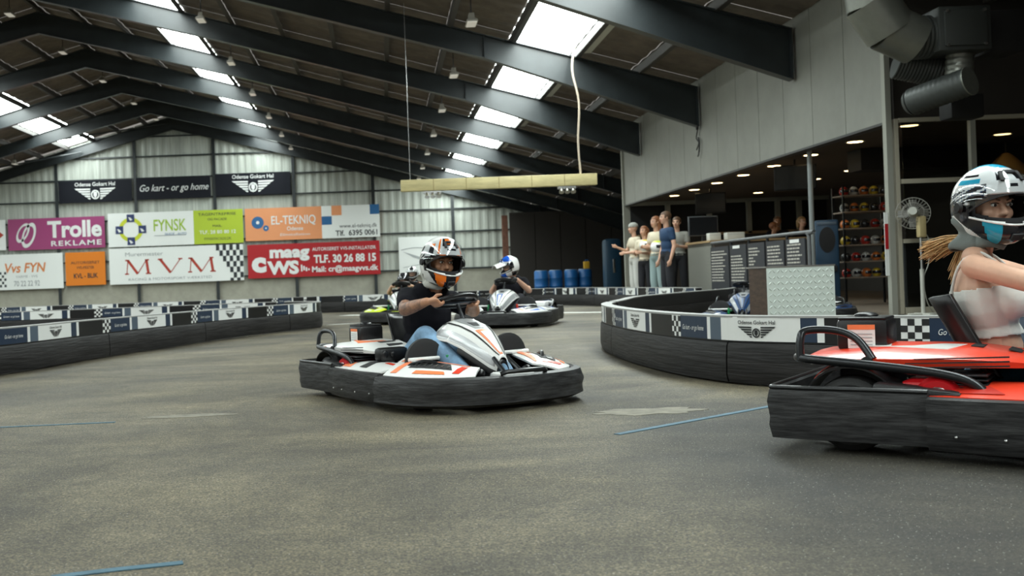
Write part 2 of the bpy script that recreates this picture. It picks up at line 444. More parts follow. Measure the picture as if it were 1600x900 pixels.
# rafters : tapered I sections
def rafter(y,sg,D,haunch):
    ds=[0,2.5,6.0,D-4.5,D-0.02]; dp=[0.66,0.58,0.50,0.48,haunch]
    top=[];bot=[]
    for d,h in zip(ds,dp):
        x,z=slope_pt(sg,d,0.20); top.append((x,z)); bot.append((x,z-h))
    m=M(); poly=top+bot[::-1]; n=len(poly)
    vs=[(x,y-0.008,z) for x,z in poly]+[(x,y+0.008,z) for x,z in poly]
    fs=[]
    q=len(top)
    for i in range(q-1):
        a,b,c,d=i,i+1,n-2-i,n-1-i
        fs += [(a,b,c,d),(n+a,n+d,n+c,n+b)]
    m.add(vs,fs)
    for line in (top,bot):
        for (x0,z0),(x1,z1) in zip(line[:-1],line[1:]):
            L=math.hypot(x1-x0,z1-z0); a=-math.atan2(z1-z0,x1-x0)
            m.box(((x0+x1)/2,y,(z0+z1)/2),(L+0.01,0.20,0.022),rot=Matrix.Rotation(a,3,'Y'))
    xe,ze=top[-1]; m.box((xe-0.01*sg,y,ze-haunch/2),(0.02,0.20,haunch))
    x9,z9=top[3]; m.box((x9,y,z9-0.24),(0.012,0.18,0.46))
    return m.build('rafter',frame_m,cl,False)
for y in FR:
    D = 17.2 if 13.9<y<28.7 else XE-XR
    rafter(y,1,D,0.82); rafter(y,-1,XR-XL,0.82)
# tie rod bracing against the back gable
for (a,b) in (((-16,46.9,7.6),(-10.6,51.6,9.1)),((-22,46.9,5.9),(-15,51.6,7.8))):
    m=M(); m.tube([a,b],0.04,6); m.build('brace',frame_m,cl)

# --- grey clad wall over the cafe opening
wr=thing('wall_right',None,None); wr['kind']='structure'
ya,yb=13.85,28.7; n=13
for i in range(n):
    y0=ya+(yb-ya)*i/n; y1=ya+(yb-ya)*(i+1)/n
    m=M(); m.box((6.87,(y0+y1)/2,3.70),(0.06,y1-y0-0.014,2.16)); m.build('wall_panel',mezz_m,wr,False)
m=M(); m.box((6.95,(ya+yb)/2,3.7),(0.08,yb-ya,2.2)); m.build('backing',darker,wr,False)
m=M(); m.box((6.9,(ya+yb)/2,2.60),(0.16,yb-ya,0.035)); m.build('edge_trim',mat('dark_trim',(0.05,0.05,0.05),0.5),wr,False)
m=M(); m.box((6.88,28.76,2.5),(0.2,0.12,4.9)); o=m.build('trim_1',grey_post,None,False); o['kind']='structure'
# corner posts
for i,(x,s) in enumerate(((6.83,0.075),(6.93,0.05))):
    m=M(); m.box((x,13.76,2.45 if i==0 else 1.33),(s,0.1,4.9 if i==0 else 2.62)); o=m.build('trim_%d'%(i+2),grey_post if i==0 else frame_cream,None,False); o['kind']='structure'
# --- glazed front facing the camera
m=M(); m.box((9.75,13.86,3.75),(5.6,0.12,2.2)); struct('wall_front_right',m,dark_wall)
wn=thing('window_1',None,None); wn['kind']='structure'
for z,h in ((2.62,0.055),(1.80,0.06),(1.00,0.055),(0.06,0.10)):
    m=M(); m.box((9.72,13.74,z),(5.5,0.07,h)); m.build('window_rail',frame_cream,wn,False)
for x in (7.95,8.95,9.95,10.95,11.95):
    m=M(); m.box((x,13.74,1.33),(0.07,0.08,2.6)); m.build('window_post',grey_post,wn,False)
gl=glass('cafe_glass',(0.55,0.55,0.52),0.93)
xs=[6.97,7.91,8.91,9.91,10.91,11.91,12.45]; zs=[(0.11,0.97),(1.03,1.77),(1.83,2.59)]
for a,b in zip(xs[:-1],xs[1:]):
    for c,d in zs:
        m=M(); m.box(((a+b)/2+0.02,13.75,(c+d)/2),(b-a-0.06,0.008,d-c)); m.build('window_pane',gl,wn,False)
# --- cafe interior
m=M(); m.box((9.7,21.3,0.02),(5.7,14.9,0.04)); struct('floor_cafe',m,mat('cafe_floor',(0.17,0.14,0.11),0.5,noise=.1,nscale=2))
m=M(); m.box((9.72,21.3,2.72),(5.5,14.8,0.08)); struct('ceiling_cafe',m,mat('cafe_ceiling',(0.085,0.06,0.042),0.7))
m=M(); m.box((12.5,21.3,1.4),(0.12,14.9,2.8)); struct('wall_cafe_right',m,mat('cafe_wall',(0.06,0.055,0.05),0.7))
we=thing('wall_cafe_back',None,None); we['kind']='structure'
m=M(); m.box((9.7,28.5,0.85),(5.5,0.12,1.7)); m.build('lower_wall',dark_wall,we,False)
m=M(); m.box((9.7,28.48,1.72),(5.5,0.16,0.07)); m.build('window_sill',mat('tan_sill',(0.3,0.2,0.11),0.6),we,False)
m=M(); m.box((9.7,28.5,2.62),(5.5,0.12,0.10)); m.build('window_head',grey_post,we,False)
m=M(); m.box((9.7,28.62,2.17),(5.5,0.02,0.9)); m.build('window_pane',darker,we,False)
for x in (7.95,9.1,10.2,11.0,11.6):
    m=M(); m.box((x,28.46,2.15),(0.12,0.12,0.9)); m.build('window_post',grey_post,we,False)
lamp_on=mat('warm_downlight',(1,0.8,0.5),0.5,emit=((1.0,0.72,0.36),DOWNLIGHT))
spots=[(7.62,14.7+1.7*i) for i in range(8)]+[(9.8,16.1+1.75*i) for i in range(7)]
for i,(x,y) in enumerate(spots):
    t=thing('downlight',None,'ceiling light',(x,y,2.675),0,'round downlights in the cafe ceiling')
    k_=i if x<9 else i-8; side='%s from the glass front in the row %s'%(['first','second','third','fourth','fifth','sixth','seventh','eighth'][k_],'along the opening' if x<9 else 'deeper inside')
    t['label']='warm round downlight, '+side
    m=M(); m.lathe([(0.115,0),(0.15,-0.006),(0.15,0.004),(0.115,0.004)],(0,0,0),n=20,closed=True); m.build('rim',frame_cream,t)
    m=M(); m.cyl((0,0,0.004),(0,0,-0.004),0.115,n=20); m.build('diffuser',lamp_on,t)

# --- track barriers
class Path:
    def __init__(s,pts,n=10):
        s.p=[Vector((p[0],p[1],0)) for p in catmull([(x,y,0) for x,y in pts],n)]
        s.c=[0]
        for a,b in zip(s.p[:-1],s.p[1:]): s.c.append(s.c[-1]+(b-a).length)
        s.L=s.c[-1]
    def at(s,d):
        d=max(0,min(s.L-1e-6,d)); lo,hi=0,len(s.c)-1
        while hi-lo>1:
            m_=(lo+hi)//2
            if s.c[m_]<=d: lo=m_
            else: hi=m_
        t=(d-s.c[lo])/max(1e-9,s.c[hi]-s.c[lo]); p=s.p[lo].lerp(s.p[hi],t)
        def nrm(i):
            a=s.p[max(i-1,0)]; b=s.p[min(i+1,len(s.p)-1)]; q=(b-a).normalized(); return Vector((q.y,-q.x,0))
        return p,(nrm(lo).lerp(nrm(hi),t)).normalized()
    def pt(s,d,n,z):
        p,q=s.at(d); r=p+q*n; return Vector((r.x,r.y,z))
def sweep(m,path,prof,d0=0,d1=None,step=0.12,mi=0):
    d1=path.L if d1 is None else d1; N=max(1,int((d1-d0)/step))
    m.loft([[path.pt(d0+(d1-d0)*i/N,n,z) for n,z in prof] for i in range(N+1)],mi)
BT=0.42
rail_m=mat('pale_barrier_rail',(0.33,0.33,0.32),0.4)
def barrier(label,pts,side=1,start=0.0,full=True,word=True,group='low black track barriers',step=0.12,show=(0,1e9),pk=1.0):
    P=Path(pts)
    t=thing('track_barrier',label,'barrier',(0,0,0),0,group)
    seg=2.4; d=0
    while d<P.L-0.05:
        e=min(d+seg,P.L); 
        m=M(); sweep(m,P,[(-0.05,0.012),(0.055,0.012),(0.068,0.06),(0.066,0.14),(0.06,0.235),(0.05,0.255),(-0.05,0.255)] if side>0 else [(0.05,0.012),(-0.055,0.012),(-0.068,0.06),(-0.066,0.14),(-0.06,0.235),(-0.05,0.255),(0.05,0.255)],d+0.006,e-0.006,step)
        m.build('lower_band',barr_pl,t)
        m=M(); sweep(m,P,[(-0.045,0.258),(0.045,0.258),(0.045,BT-0.012),(-0.045,BT-0.012)],d+0.002,e-0.002,step); m.build('upper_band',smooth_bl,t,True,30)
        m=M(); sweep(m,P,[(-0.05,BT-0.012),(0.05,BT-0.012),(0.05,BT),(-0.05,BT)],d,e,step); m.build('top_rail',rail_m,t,True,30)
        d=e
    z0,z1=0.268,0.413
    def band(m,a,b,off=0.048,mi=0,za=z0,zb=z1,sl=0.0):
        N=max(1,int((b-a)/0.06))
        vs=[];
        for i in range(N+1):
            q=a+(b-a)*i/N
            vs += [P.pt(q-sl,side*off,za),P.pt(q+sl,side*off,zb),P.pt(q+sl,side*(off-0.004),zb),P.pt(q-sl,side*(off-0.004),za)]
        fs=[]
        for i in range(N):
            o=i*4
            for k in range(4): fs.append((o+k,o+(k+1)%4,o+4+(k+1)%4,o+4+k))
        fs += [(0,3,2,1),(N*4,N*4+1,N*4+2,N*4+3)]
        m.add(vs,fs,mi)
    sg=1
    d=start; z0,z1=0.262,0.404
    seq=[('chk',0.136),('navy',0.345),('w',0.035),('slate',0.11),('logo',0.54),('navy2',0.095),('w',0.04),('gap',0.415)]
    if side<0: seq=seq[:-1][::-1]; seq=[('gap',0.415)]+seq
    while d<P.L-0.2:
        for k,l in seq:
            a,b=d,d+l*pk; d=b
            if a<0.05 or b>P.L-0.05 or a<show[0] or b>show[1]: continue
            if k=='gap': continue
            m=M()
            if k=='chk':
                band(m,a,b,mi=0)
                cs=(z1-z0)/4
                for r in range(4):
                    for c in range(4):
                        if (r+c)%2: band(m,a+(b-a)*c/4,a+(b-a)*(c+1)/4,0.0495,1,z0+cs*r,z0+cs*(r+1))
                m.build('checker_print',[print_w,print_black],t,False)
            elif k in('navy','navy2'):
                band(m,a,b,sl=0.012*0)
                o=m.build('navy_print',print_navy,t,False)
                if k=='navy':
                    m=M(); md=(a+b)/2
                    add_text(m,'Go kart - or go home',lambda x,y:P.pt(md+x*side,side*0.0525,(z0+z1)/2+y),0,0,0.032,0,0.0,0.25,fit=0.27)
                    m.build('lettering',print_w,o,False)
            elif k=='w': band(m,a,b); m.build('white_print',print_w,t,False)
            elif k=='slate': band(m,a,b); m.build('slate_print',print_slate,t,False)
            elif k=='logo':
                band(m,a,b); o=m.build('white_print',print_w,t,False)
                m=M(); md=(a+b)/2
                winged_logo(m,lambda x,y:P.pt(md+x*side,side*0.0525,(z0+z1)/2-0.012+y),0,0,0.25 if word else 0.27,0,word)
                m.build('winged_logo',print_black,o,False)
    return t
barrier('long black curved barrier with winged logos, starting right of the white kart',
        [(6.3,4.2),(5.0,4.75),(3.9,5.05),(3.05,5.32),(2.62,5.72),(2.27,6.10),(2.11,6.42),(1.995,7.02),(1.95,7.94),(2.0,9.03),(2.12,9.8),(2.30,10.4)],side=-1,start=0.341)
barrier('inner return of the curved barrier in front of the parked karts',
        [(2.37,10.6),(2.6,11.2),(3.14,12.6),(4.2,14.2),(5.0,15.2),(5.55,16.2)],side=1,start=99,word=False)
barrier('straight barrier run along the far side, behind the second kart',
        [(-20,25.6),(-9,25.4),(-4.0,24.6),(-1.6,24.9),(0.3,24.2),(2.4,24.9),(3.7,24.6),(4.6,23.0),(5.0,20.2),(5.35,17.4)],side=1,start=0.2,word=False,step=0.3)
barrier('black barrier with repeating white logo panels in left foreground, ending in hairpin',
        [(-5.2,4.2),(-4.3,6.6),(-3.43,9.08),(-3.14,10.6),(-2.83,11.86),(-2.17,14.1),(-1.5,15.6),(-1.16,16.5),(-1.12,17.1),(-1.35,17.8),(-1.75,18.2)],side=1,start=0.66,word=True,step=0.15,pk=1.25)
barrier('black barrier running left behind the left foreground barrier',
        [(-14,17.8),(-9,17.8),(-5.9,18.0),(-3.6,18.4),(-1.95,18.45)],side=1,start=0.3,word=False,step=0.3)

# ================================================================ FLOOR MARKS
def floor_strip(name,label,cat,pts,w,col,z=0.003,group=None):
    m=M(); P=[Vector(p) for p in pts]
    vs=[]
    for i,p in enumerate(P):
        t=(P[min(i+1,len(P)-1)]-P[max(i-1,0)]).normalized(); n=Vector((t.y,-t.x))
        vs += [(*(p+n*w/2),z),(*(p-n*w/2),z),(*(p-n*w/2),0.0),(*(p+n*w/2),0.0)]
    fs=[]
    for i in range(len(P)-1):
        o=4*i
        for k in range(4): fs.append((o+k,o+(k+1)%4,o+4+(k+1)%4,o+4+k))
    o=4*(len(P)-1); fs += [(0,1,2,3),(o+3,o+2,o+1,o)]
    m.add(vs,fs); o=m.build(name,col,None,False); return tag(o,label,cat,group)
tape=mat('worn_blue_tape',(0.035,0.085,0.12),0.7,noise=0.7,nscale=18,col2=(0.07,0.15,0.20))
floor_strip('floor_tape','blue tape line on the asphalt between the white and red karts','floor tape',[(0.99,4.46),(1.6,4.93),(2.23,5.42)],0.035,tape,group=None)
def ground(x,y):
    p=at(x,y,1.0); k=HC/(HC-p.z); return (p.x*k,k)
floor_strip('floor_tape','short blue tape line in the lower left corner of the asphalt','floor tape',[ground(80,903),ground(180,891),ground(286,880)],0.032,tape)
floor_strip('floor_tape','thin blue tape line at the far left of the asphalt, level with the white kart','floor tape',[ground(0,668),ground(90,664),ground(180,660)],0.03,tape)
wl=mat('white_floor_paint',(0.62,0.62,0.58),0.6,noise=.2,nscale=6)
floor_strip('floor_line','white painted line across the track behind the karts','floor marking',[(-0.9,22.6),(1.5,20.8),(3.9,19.0),(5.3,18.2)],0.35,wl)
floor_strip('floor_line','faint white painted line left of the lime kart','floor marking',[(-1.0,17.6),(0.1,18.3),(0.7,18.8)],0.10,wl)
patch_m=mat('pale_worn_concrete_patch',(0.165,0.152,0.118),0.8,noise=.35,nscale=14)
def patch(label,cx,cy,rx,ry,rot):
    random.seed(int(cx*100)); n=26; P=[]
    for k in range(n):
        a=2*PI*k/n; q=1+random.uniform(-.28,.2); x=rx*q*math.cos(a); y=ry*q*math.sin(a)
        P.append((cx+x*math.cos(rot)-y*math.sin(rot), cy+x*math.sin(rot)+y*math.cos(rot)))
    m=M().prism(P,0,0.002); tag(m.build('floor_patch',patch_m,None,False),label,'floor patch')
g=ground(1010,643); patch('pale filled patch in the asphalt just behind the long blue tape line',g[0],g[1],0.27,0.13,0.1)
g=ground(292,650); patch('pale scraped patch in the asphalt at left front',g[0],g[1],0.26,0.07,0.05)

# ================================================================ SIGNS ON THE BACK WALL
YS=51.78
def sign(label,x0,y0,x1,y1,base,parts,cat='sign',name='advertising_sign',group=None,Y=YS):
    """x0,y0 top left and x1,y1 bottom right in the photograph; panel coordinates run 0..W, 0..H from bottom left"""
    a=at(x0,y0,Y); b=at(x1,y1,Y)
    W=b.x-a.x; H=abs(a.z-b.z)
    t=thing(name,label,cat,(a.x,Y,min(a.z,b.z)),0,group)
    m=M().box((W/2,0,H/2),(W-0.02,0.06,H)); m.build('panel',base,t,False)
    f=lambda x,y:(x,-0.036,y)
    parts(t,W,H,f)
    return t
def part(t,name,fn_,m_):
    m=M(); fn_(m); return m.build(name,m_,t,False)
def flat(m,f,poly,mi=0,off=0.0): m.add([Vector(f(x,y))+Vector((0,-off,0)) for x,y in poly],[tuple(range(len(poly)))],mi)
def rect(m,f,x0,y0,x1,y1,mi=0,off=0.0): flat(m,f,[(x0,y0),(x1,y0),(x1,y1),(x0,y1)],mi,off)
def stroke(m,f,p,q,w,mi=0,off=0.004):
    p=Vector(p);q=Vector(q);n=(q-p).normalized();n=Vector((-n.y,n.x))*w/2
    flat(m,f,[tuple(p+n),tuple(p-n),tuple(q-n),tuple(q+n)],mi,off)
s_mag=mat('sign_magenta',(0.32,0.045,0.16),0.45); s_white=mat('sign_white',(0.80,0.82,0.80),0.4); s_lime=mat('sign_lime',(0.42,0.54,0.03),0.45)
s_peach=mat('sign_peach_orange',(0.75,0.30,0.13),0.45); s_orange=mat('sign_orange',(0.72,0.20,0.01),0.35); s_red=mat('sign_dark_red',(0.40,0.008,0.014),0.4)
s_navy=mat('sign_navy',(0.009,0.010,0.015),0.6,spec=0.15); s_blue=mat('sign_blue',(0.02,0.12,0.30),0.45); s_redtxt=mat('sign_red_lettering',(0.42,0.04,0.02),0.45)
s_green=mat('sign_green_lettering',(0.33,0.50,0.03),0.45); s_grey=mat('sign_grey_lettering',(0.35,0.37,0.38),0.5); s_dark=mat('sign_dark_lettering',(0.02,0.025,0.03),0.5)
s_obrown=mat('sign_orange_lettering',(0.68,0.22,0.06),0.45); s_wtxt=mat('sign_white_lettering',(0.75,0.76,0.75),0.45); s_dblue=mat('sign_deep_blue',(0.015,0.03,0.12),0.45)
s_yel=mat('sign_yellow_green',(0.55,0.6,0.03),0.45)
def T(t,body,f,cx,cy,h,m_,bold=0.0,shear=0.0,fit=None,name='lettering',align='CENTER',spacing=1.0):
    m=M(); add_text(m,body,f,cx,cy,h,0,bold,shear,align,fit=fit,spacing=spacing); o=m.build(name,m_,t,False); return o
def g2(f,o=0.004): return lambda x,y:(f(x,y)[0],f(x,y)[1]-o,f(x,y)[2])
def wing_sign(t,W,H,f):
    m=M(); winged_logo(m,g2(f),W/2,H*0.38,W*0.56,0,True); m.build('winged_logo',s_wtxt,t,False)
sign('dark banner with white winged logo, left one of the three high banners',91,284,207,314,s_navy,wing_sign,name='banner',group='dark banners high on the back wall')
sign('dark banner with white italic motto between the two winged banners',212,278,330,308.5,s_navy,
     lambda t,W,H,f:T(t,'Go kart - or go home',g2(f),W/2,H/2,H*0.30,s_wtxt,0.0,0.35,fit=W*0.92),name='banner',group='dark banners high on the back wall')
sign('dark banner with white winged logo, right one of the three high banners',336,272,455,302.5,s_navy,wing_sign,name='banner',group='dark banners high on the back wall')
GS='advertising signs on the back wall'
sign('sliver of white sign with a red diamond at the far left edge',-90,347,10,391,s_white,
     lambda t,W,H,f:part(t,'diamond',lambda m:flat(m,g2(f),[(W*.72,H*.5),(W*.86,H*.32),(W*.97,H*.5),(W*.86,H*.68)]),s_redtxt),group=GS)
def trolle(t,W,H,f):
    m=M(); ff=g2(f)
    for (cx,cy,rx,ry,r,wd) in ((W*.155,H*.55,W*.055,H*.34,-.5,.13),(W*.215,H*.47,W*.065,H*.42,-.35,.15)):
        n=26; vs=[]; fs=[]
        for k in range(n):
            a=2*PI*k/n
            for q in (1,0.70):
                x=rx*q*math.cos(a)-(1-q)*0.03; y=ry*q*math.sin(a); vs.append(ff(cx+x*math.cos(r)-y*math.sin(r),cy+x*math.sin(r)+y*math.cos(r)))
        for k in range(n):
            j=(k+1)%n; fs.append((2*k,2*k+1,2*j+1,2*j))
        m.add(vs,fs)
    m.build('double_loop_logo',s_wtxt,t,False)
    T(t,'Trolle',ff,W*.69,H*.60,H*.50,s_wtxt,0.035,fit=W*.56); T(t,'REKLAME',ff,W*.70,H*.17,H*.16,s_wtxt,0.02,fit=W*.52,spacing=1.2)
sign('magenta sign with white double loop logo and large white word',12,343,165,386.5,s_mag,trolle,group=GS)
def fynsk(t,W,H,f):
    ff=g2(f); cx,cy=W*.17,H*.50; u=H*.17
    m=M(); n=24; R=H*.36; r=H*.25
    vs=[];fs=[]
    for k in range(n):
        a=2*PI*k/n; vs += [ff(cx+R*math.cos(a),cy+R*math.sin(a)),ff(cx+r*math.cos(a),cy+r*math.sin(a))]
    for k in range(n):
        j=(k+1)%n; fs.append((2*k,2*k+1,2*j+1,2*j))
    m.add(vs,fs); lg=m.build('ring_logo',s_yel,t,False)
    for dx,dy in ((0,.34),(0,-.34),(-.34,0),(.34,0)):
        m=M(); x,y=cx+dx*H,cy+dy*H; rect(m,f,x-u/1.5,y-u/1.5,x+u/1.5,y+u/1.5,0,0.010)
        flat(m,f,[(x-u*.4,y+u*.2),(x-u*.1,y-u*.45),(x+u*.35,y-u*.3),(x,y+u*.1)],1,0.014)
        m.build('logo_square',[s_dblue,s_wtxt],lg,False)
    T(t,'FYNSK',ff,W*.455,H*.58,H*.34,s_green,0.01,fit=W*.24); T(t,'',ff,0,0,1,s_green) if False else None
    m=M(); rect(m,ff,W*.34,H*.285,W*.575,H*.305); m.build('rule',s_grey,t,False)
    T(t,'SKADE - AUTO',ff,W*.50,H*.33,H*.07,s_blue,fit=W*.16)
    m=M(); rect(m,f,W*.635,0,W,H,0,0.003); gp=m.build('green_field',s_lime,t,False)
    T(gp,'TAGENTREPRISE',g2(f,.008),W*.81,H*.87,H*.08,s_dark,fit=W*.28); T(gp,'OG FACADE',g2(f,.008),W*.81,H*.72,H*.07,s_dark,fit=W*.14)
    T(gp,'MAIL:',g2(f,.008),W*.81,H*.52,H*.07,s_dark,fit=W*.07); T(gp,'TLF. 28 80 80 12',g2(f,.008),W*.81,H*.34,H*.10,s_wtxt,0.01,fit=W*.27)
    T(gp,'FYNSKFACADE.DK',g2(f,.008),W*.81,H*.14,H*.08,s_dark,fit=W*.20)
sign('white and lime green sign with a ring of dark squares',168,334,381,379,s_white,fynsk,group=GS)
def elt(t,W,H,f):
    ff=g2(f)
    m=M(); rect(m,f,W*.57,0,W,H,0,.003); wp=m.build('white_field',s_white,t,False)
    for (x0,y0,x1,y1,mm) in ((.57,.42,.645,.68,s_blue),(.645,.70,.72,1,s_peach),(.93,.70,1.0,1,s_blue)):
        m=M(); rect(m,f,W*x0,H*y0,W*x1,H*y1,0,.007); m.build('colour_square',mm,wp,False)
    m=M()
    for cx,cy,r in ((.095,.56,.19),(.155,.38,.09)):
        flat(m,ff,[(W*cx+H*r*math.cos(a*PI/8),H*cy+H*r*math.sin(a*PI/8)) for a in range(16)])
        flat(m,ff,[(W*cx+H*r*.3*math.cos(a*PI/3),H*cy+H*r*.3*math.sin(a*PI/3)) for a in range(6)],1,.004)
    m.build('dot_logo',[s_blue,s_wtxt],t,False)
    T(t,'EL-TEKNIQ',ff,W*.36,H*.60,H*.26,s_wtxt,0.01,fit=W*.33); T(t,'Odense',ff,W*.37,H*.34,H*.12,s_wtxt,0.01,fit=W*.12); T(t,'Elinstallation',ff,W*.37,H*.16,H*.08,s_wtxt,fit=W*.22)
    T(wp,'www.el-tekniq.dk',g2(f,.008),W*.84,H*.36,H*.12,s_dark,fit=W*.28); T(wp,'Tlf.  6395 0061',g2(f,.008),W*.83,H*.14,H*.16,s_dark,0.02,fit=W*.31)
sign('peach and white sign with blue squares and blue dots',382,326.5,594,369.5,s_peach,elt,group=GS)
def vvs(t,W,H,f):
    ff=g2(f)
    T(t,'Vvs FYN',ff,W*.64,H*.60,H*.26,s_obrown,0.02,0.2,fit=W*.38); T(t,'VARME - VVS',ff,W*.66,H*.36,H*.07,s_grey,fit=W*.20); T(t,'70 22 22 92',ff,W*.66,H*.16,H*.15,s_grey,0.01,fit=W*.24)
    m=M()
    for i in range(4):
        for j in range(5):
            if (i+j)%2: rect(m,ff,W*(.385+.022*i),H*(.08+.09*j),W*(.405+.022*i),H*(.15+.09*j))
    m.build('checker_print',s_dark,t,False)
sign('white sign with orange italic word and a corner of checks at far left',-70,401,100,450,s_white,vvs,group=GS)
def ovs(t,W,H,f):
    ff=g2(f)
    T(t,'AUTORISERET',ff,W*.5,H*.68,H*.08,s_dark,fit=W*.72); T(t,'VVS-MESTER',ff,W*.5,H*.53,H*.08,s_dark,fit=W*.44); T(t,'KVL - BLIK',ff,W*.5,H*.28,H*.14,s_dark,0.02,fit=W*.60)
sign('orange sign with small dark lettering',101.5,395,166,444.5,s_orange,ovs,group=GS)
def mvm(t,W,H,f):
    m=M(); ff=f
    def ser(x,y,w): rect(m,ff,x-w/2,y-H*.018,x+w/2,y+H*.018,0,.004)
    y0,y1=H*.28,H*.66
    def letM(x,w):
        stroke(m,ff,(x,y0),(x+w*.06,y1),W*.006); stroke(m,ff,(x+w*.06,y1),(x+w*.5,y0),W*.019); stroke(m,ff,(x+w*.5,y0),(x+w*.92,y1),W*.006); stroke(m,ff,(x+w*.92,y1),(x+w,y0),W*.019)
        ser(x,y0,W*.03); ser(x+w,y0,W*.04); ser(x+w*.03,y1,W*.03); ser(x+w*.95,y1,W*.03)
    letM(W*.13,W*.16); letM(W*.60,W*.17)
    stroke(m,ff,(W*.38,y1),(W*.455,y0),W*.019); stroke(m,ff,(W*.455,y0),(W*.53,y1),W*.006); ser(W*.38,y1,W*.035); ser(W*.53,y1,W*.03)
    m.build('lettering',s_redtxt,t,False)
    T(t,'Murermester',g2(f),W*.26,H*.82,H*.11,s_grey,fit=W*.28); T(t,'RACING & MOTORSPORT VÆRKSTED',g2(f),W*.45,H*.12,H*.07,s_grey,fit=W*.62)
    m=M(); c=W*.025; ch=H/6.5
    for j in range(7):
        for i in range(8):
            if (i+j)%2==0 and i>=j*0.75-0.5:
                x=W-(8-i)*c-0.02; y=H-(j+1)*ch
                rect(m,ff,x,max(0,y),x+c,y+ch,0,.004)
    m.build('checker_print',s_dark,t,False)
sign('white sign with three large red serif letters and a checkered corner',170,389,382,437.5,s_white,mvm,group=GS)
def maag(t,W,H,f):
    ff=g2(f)
    T(t,'maag',ff,W*.315,H*.74,H*.32,s_wtxt,0.05,fit=W*.30); T(t,'c',ff,W*.085,H*.45,H*.55,s_wtxt,0.06,fit=W*.11)
    T(t,'WS',ff,W*.27,H*.27,H*.36,s_wtxt,0.05,fit=W*.24)
    m=M(); 
    for i in range(4): rect(m,ff,W*(.40+.018*i),H*(.16+.03*(i%2)),W*(.412+.018*i),H*(.36-.04*i))
    m.build('tap_logo',s_wtxt,t,False)
    T(t,'AUTORISERET VVS-INSTALLATØR',ff,W*.73,H*.80,H*.10,s_wtxt,0.01,fit=W*.48); T(t,'TLF. 30 26 88 15',ff,W*.735,H*.50,H*.22,s_wtxt,0.04,fit=W*.47); T(t,'Mail: cr@maagvvs.dk',ff,W*.73,H*.20,H*.16,s_wtxt,0.03,fit=W*.50)
sign('dark red sign with large rounded white letters and phone number',386,383,595,428,s_red,maag,group=GS)
def arc(t,W,H,f):
    m=M(); P=[(W*(.06+.9*i/16),H*(.66+.10*math.sin(i/16*PI)-.10*(i/16))) for i in range(17)]
    for a,b in zip(P[:-1],P[1:]): stroke(m,f,a,b,0.035)
    P=[(W*(.10+.8*i/16),H*(.20+.14*i/16)) for i in range(17)]
    for a,b in zip(P[:-1],P[1:]): stroke(m,f,a,b,0.03)
    flat(m,f,[(W*.10,H*.62),(W*.55,H*.45),(W*.62,H*.36),(W*.35,H*.46)],0,.004); m.build('sweeping_line_logo',s_grey,t,False)
sign('plain white sign with thin grey sweeping lines behind the white kart driver',622,371,690,428,s_white,arc,group=GS)

# ================================================================ HUNG BEAM, LAMPS, DUCTS
wood=mat('pale_yellow_timber',(0.55,0.47,0.24),0.6,noise=.2,nscale=4,stretch=(0.6,3,3))
a=at(626,291,21.0); b=at(932,277,21.0)
t=thing('hanging_timber_beam','long pale timber beam hanging over the track on a rope and wire','beam',((a.x+b.x)/2,21.0,a.z-0.12))
L=b.x-a.x
m=M(); m.rbox((0,0,0.12),(L,0.16,0.235),0.012); m.build('timber',wood,t)
m=M()
for i in range(1,6): m.box((-L/2+L*i/6,-0.082,0.12),(0.012,0.004,0.235))
m.build('joint',mat('timber_joint',(0.3,0.22,0.1),0.8),t,False)
m=M(); pr=at(898,72,21.55); px=b.x-0.32-(a.x+b.x)/2
m.tube(catmull([(px,0,0.24),(px-0.03,0,0.9),(px+0.015,0,1.7),(px-0.08,0.1,2.4),(pr.x-t.location.x,pr.y-21,pr.z-t.location.z)],5),0.022,8); m.build('rope',mat('pale_rope',(0.5,0.42,0.33),0.8),t)
m=M(); m.tube([(-L/2+0.2,0,0.24),(-L/2+0.2,0.1,roof(a.x+.2)-t.location.z-0.1)],0.006,5); m.build('wire',steel,t)
for x,n_ in ((-L/2+0.65,3),(L/2-0.62,3)):
    m=M(); m.box((x,0,-0.03),(0.36,0.10,0.05))
    for i in range(n_): m.cyl((x-0.12+0.12*i,-0.03,-0.05),(x-0.12+0.12*i,-0.09,-0.13),0.035,0.055,12)
    m.build('spotlight_cluster',steel,t)
lampwhite=mat('lamp_housing_white',(0.30,0.28,0.24),0.5); tube_off=mat('lamp_glass',(0.6,0.6,0.55),0.3,emit=((1,0.93,0.8),0.25))
def bay_lamp(x,y,label,grp):
    z=roof(x)-0.62
    t=thing('bay_lamp',label,'lamp',(x,y,z),0,grp)
    m=M(); rings=[]
    for h,wx,wy in ((0.05,0.11,0.22),(0.09,0.10,0.20),(0.14,0.06,0.11),(0.24,0.05,0.09)):
        rings.append([Vector((sx*wx,sy*wy,h)) for sx,sy in ((-1,-1),(1,-1),(1,1),(-1,1))])
    m.loft(rings); m.build('housing',lampwhite,t,False)
    m=M(); m.box((0,0,0.04),(0.18,0.40,0.02)); m.build('lens',tube_off,t,False)
    m=M(); m.tube([(0,0,0.24),(0,0,0.60)],0.012,6); m.build('stem',darksteel,t)
nth=['nearest','second','third','fourth','fifth','sixth','farthest']
for i in range(7): bay_lamp(1.86,19.7+5*i if i<6 else 49.4,'white box lamp under the right roof slope, %s of its row from the camera'%nth[i],'box lamps under the right roof slope')
for i in range(6): bay_lamp(-4.3,25.4+5*i if i<5 else 49.9,'white box lamp between the left skylights and the signs side, %s of its row'%(nth[i] if i<5 else 'farthest'),'box lamps along the middle of the roof')
for i in range(5): bay_lamp(-10.75,30.2+5*i if i<4 else 49.6,'white box lamp close under the roof ridge, %s of its row'%(nth[i] if i<4 else 'farthest'),'box lamps under the ridge')
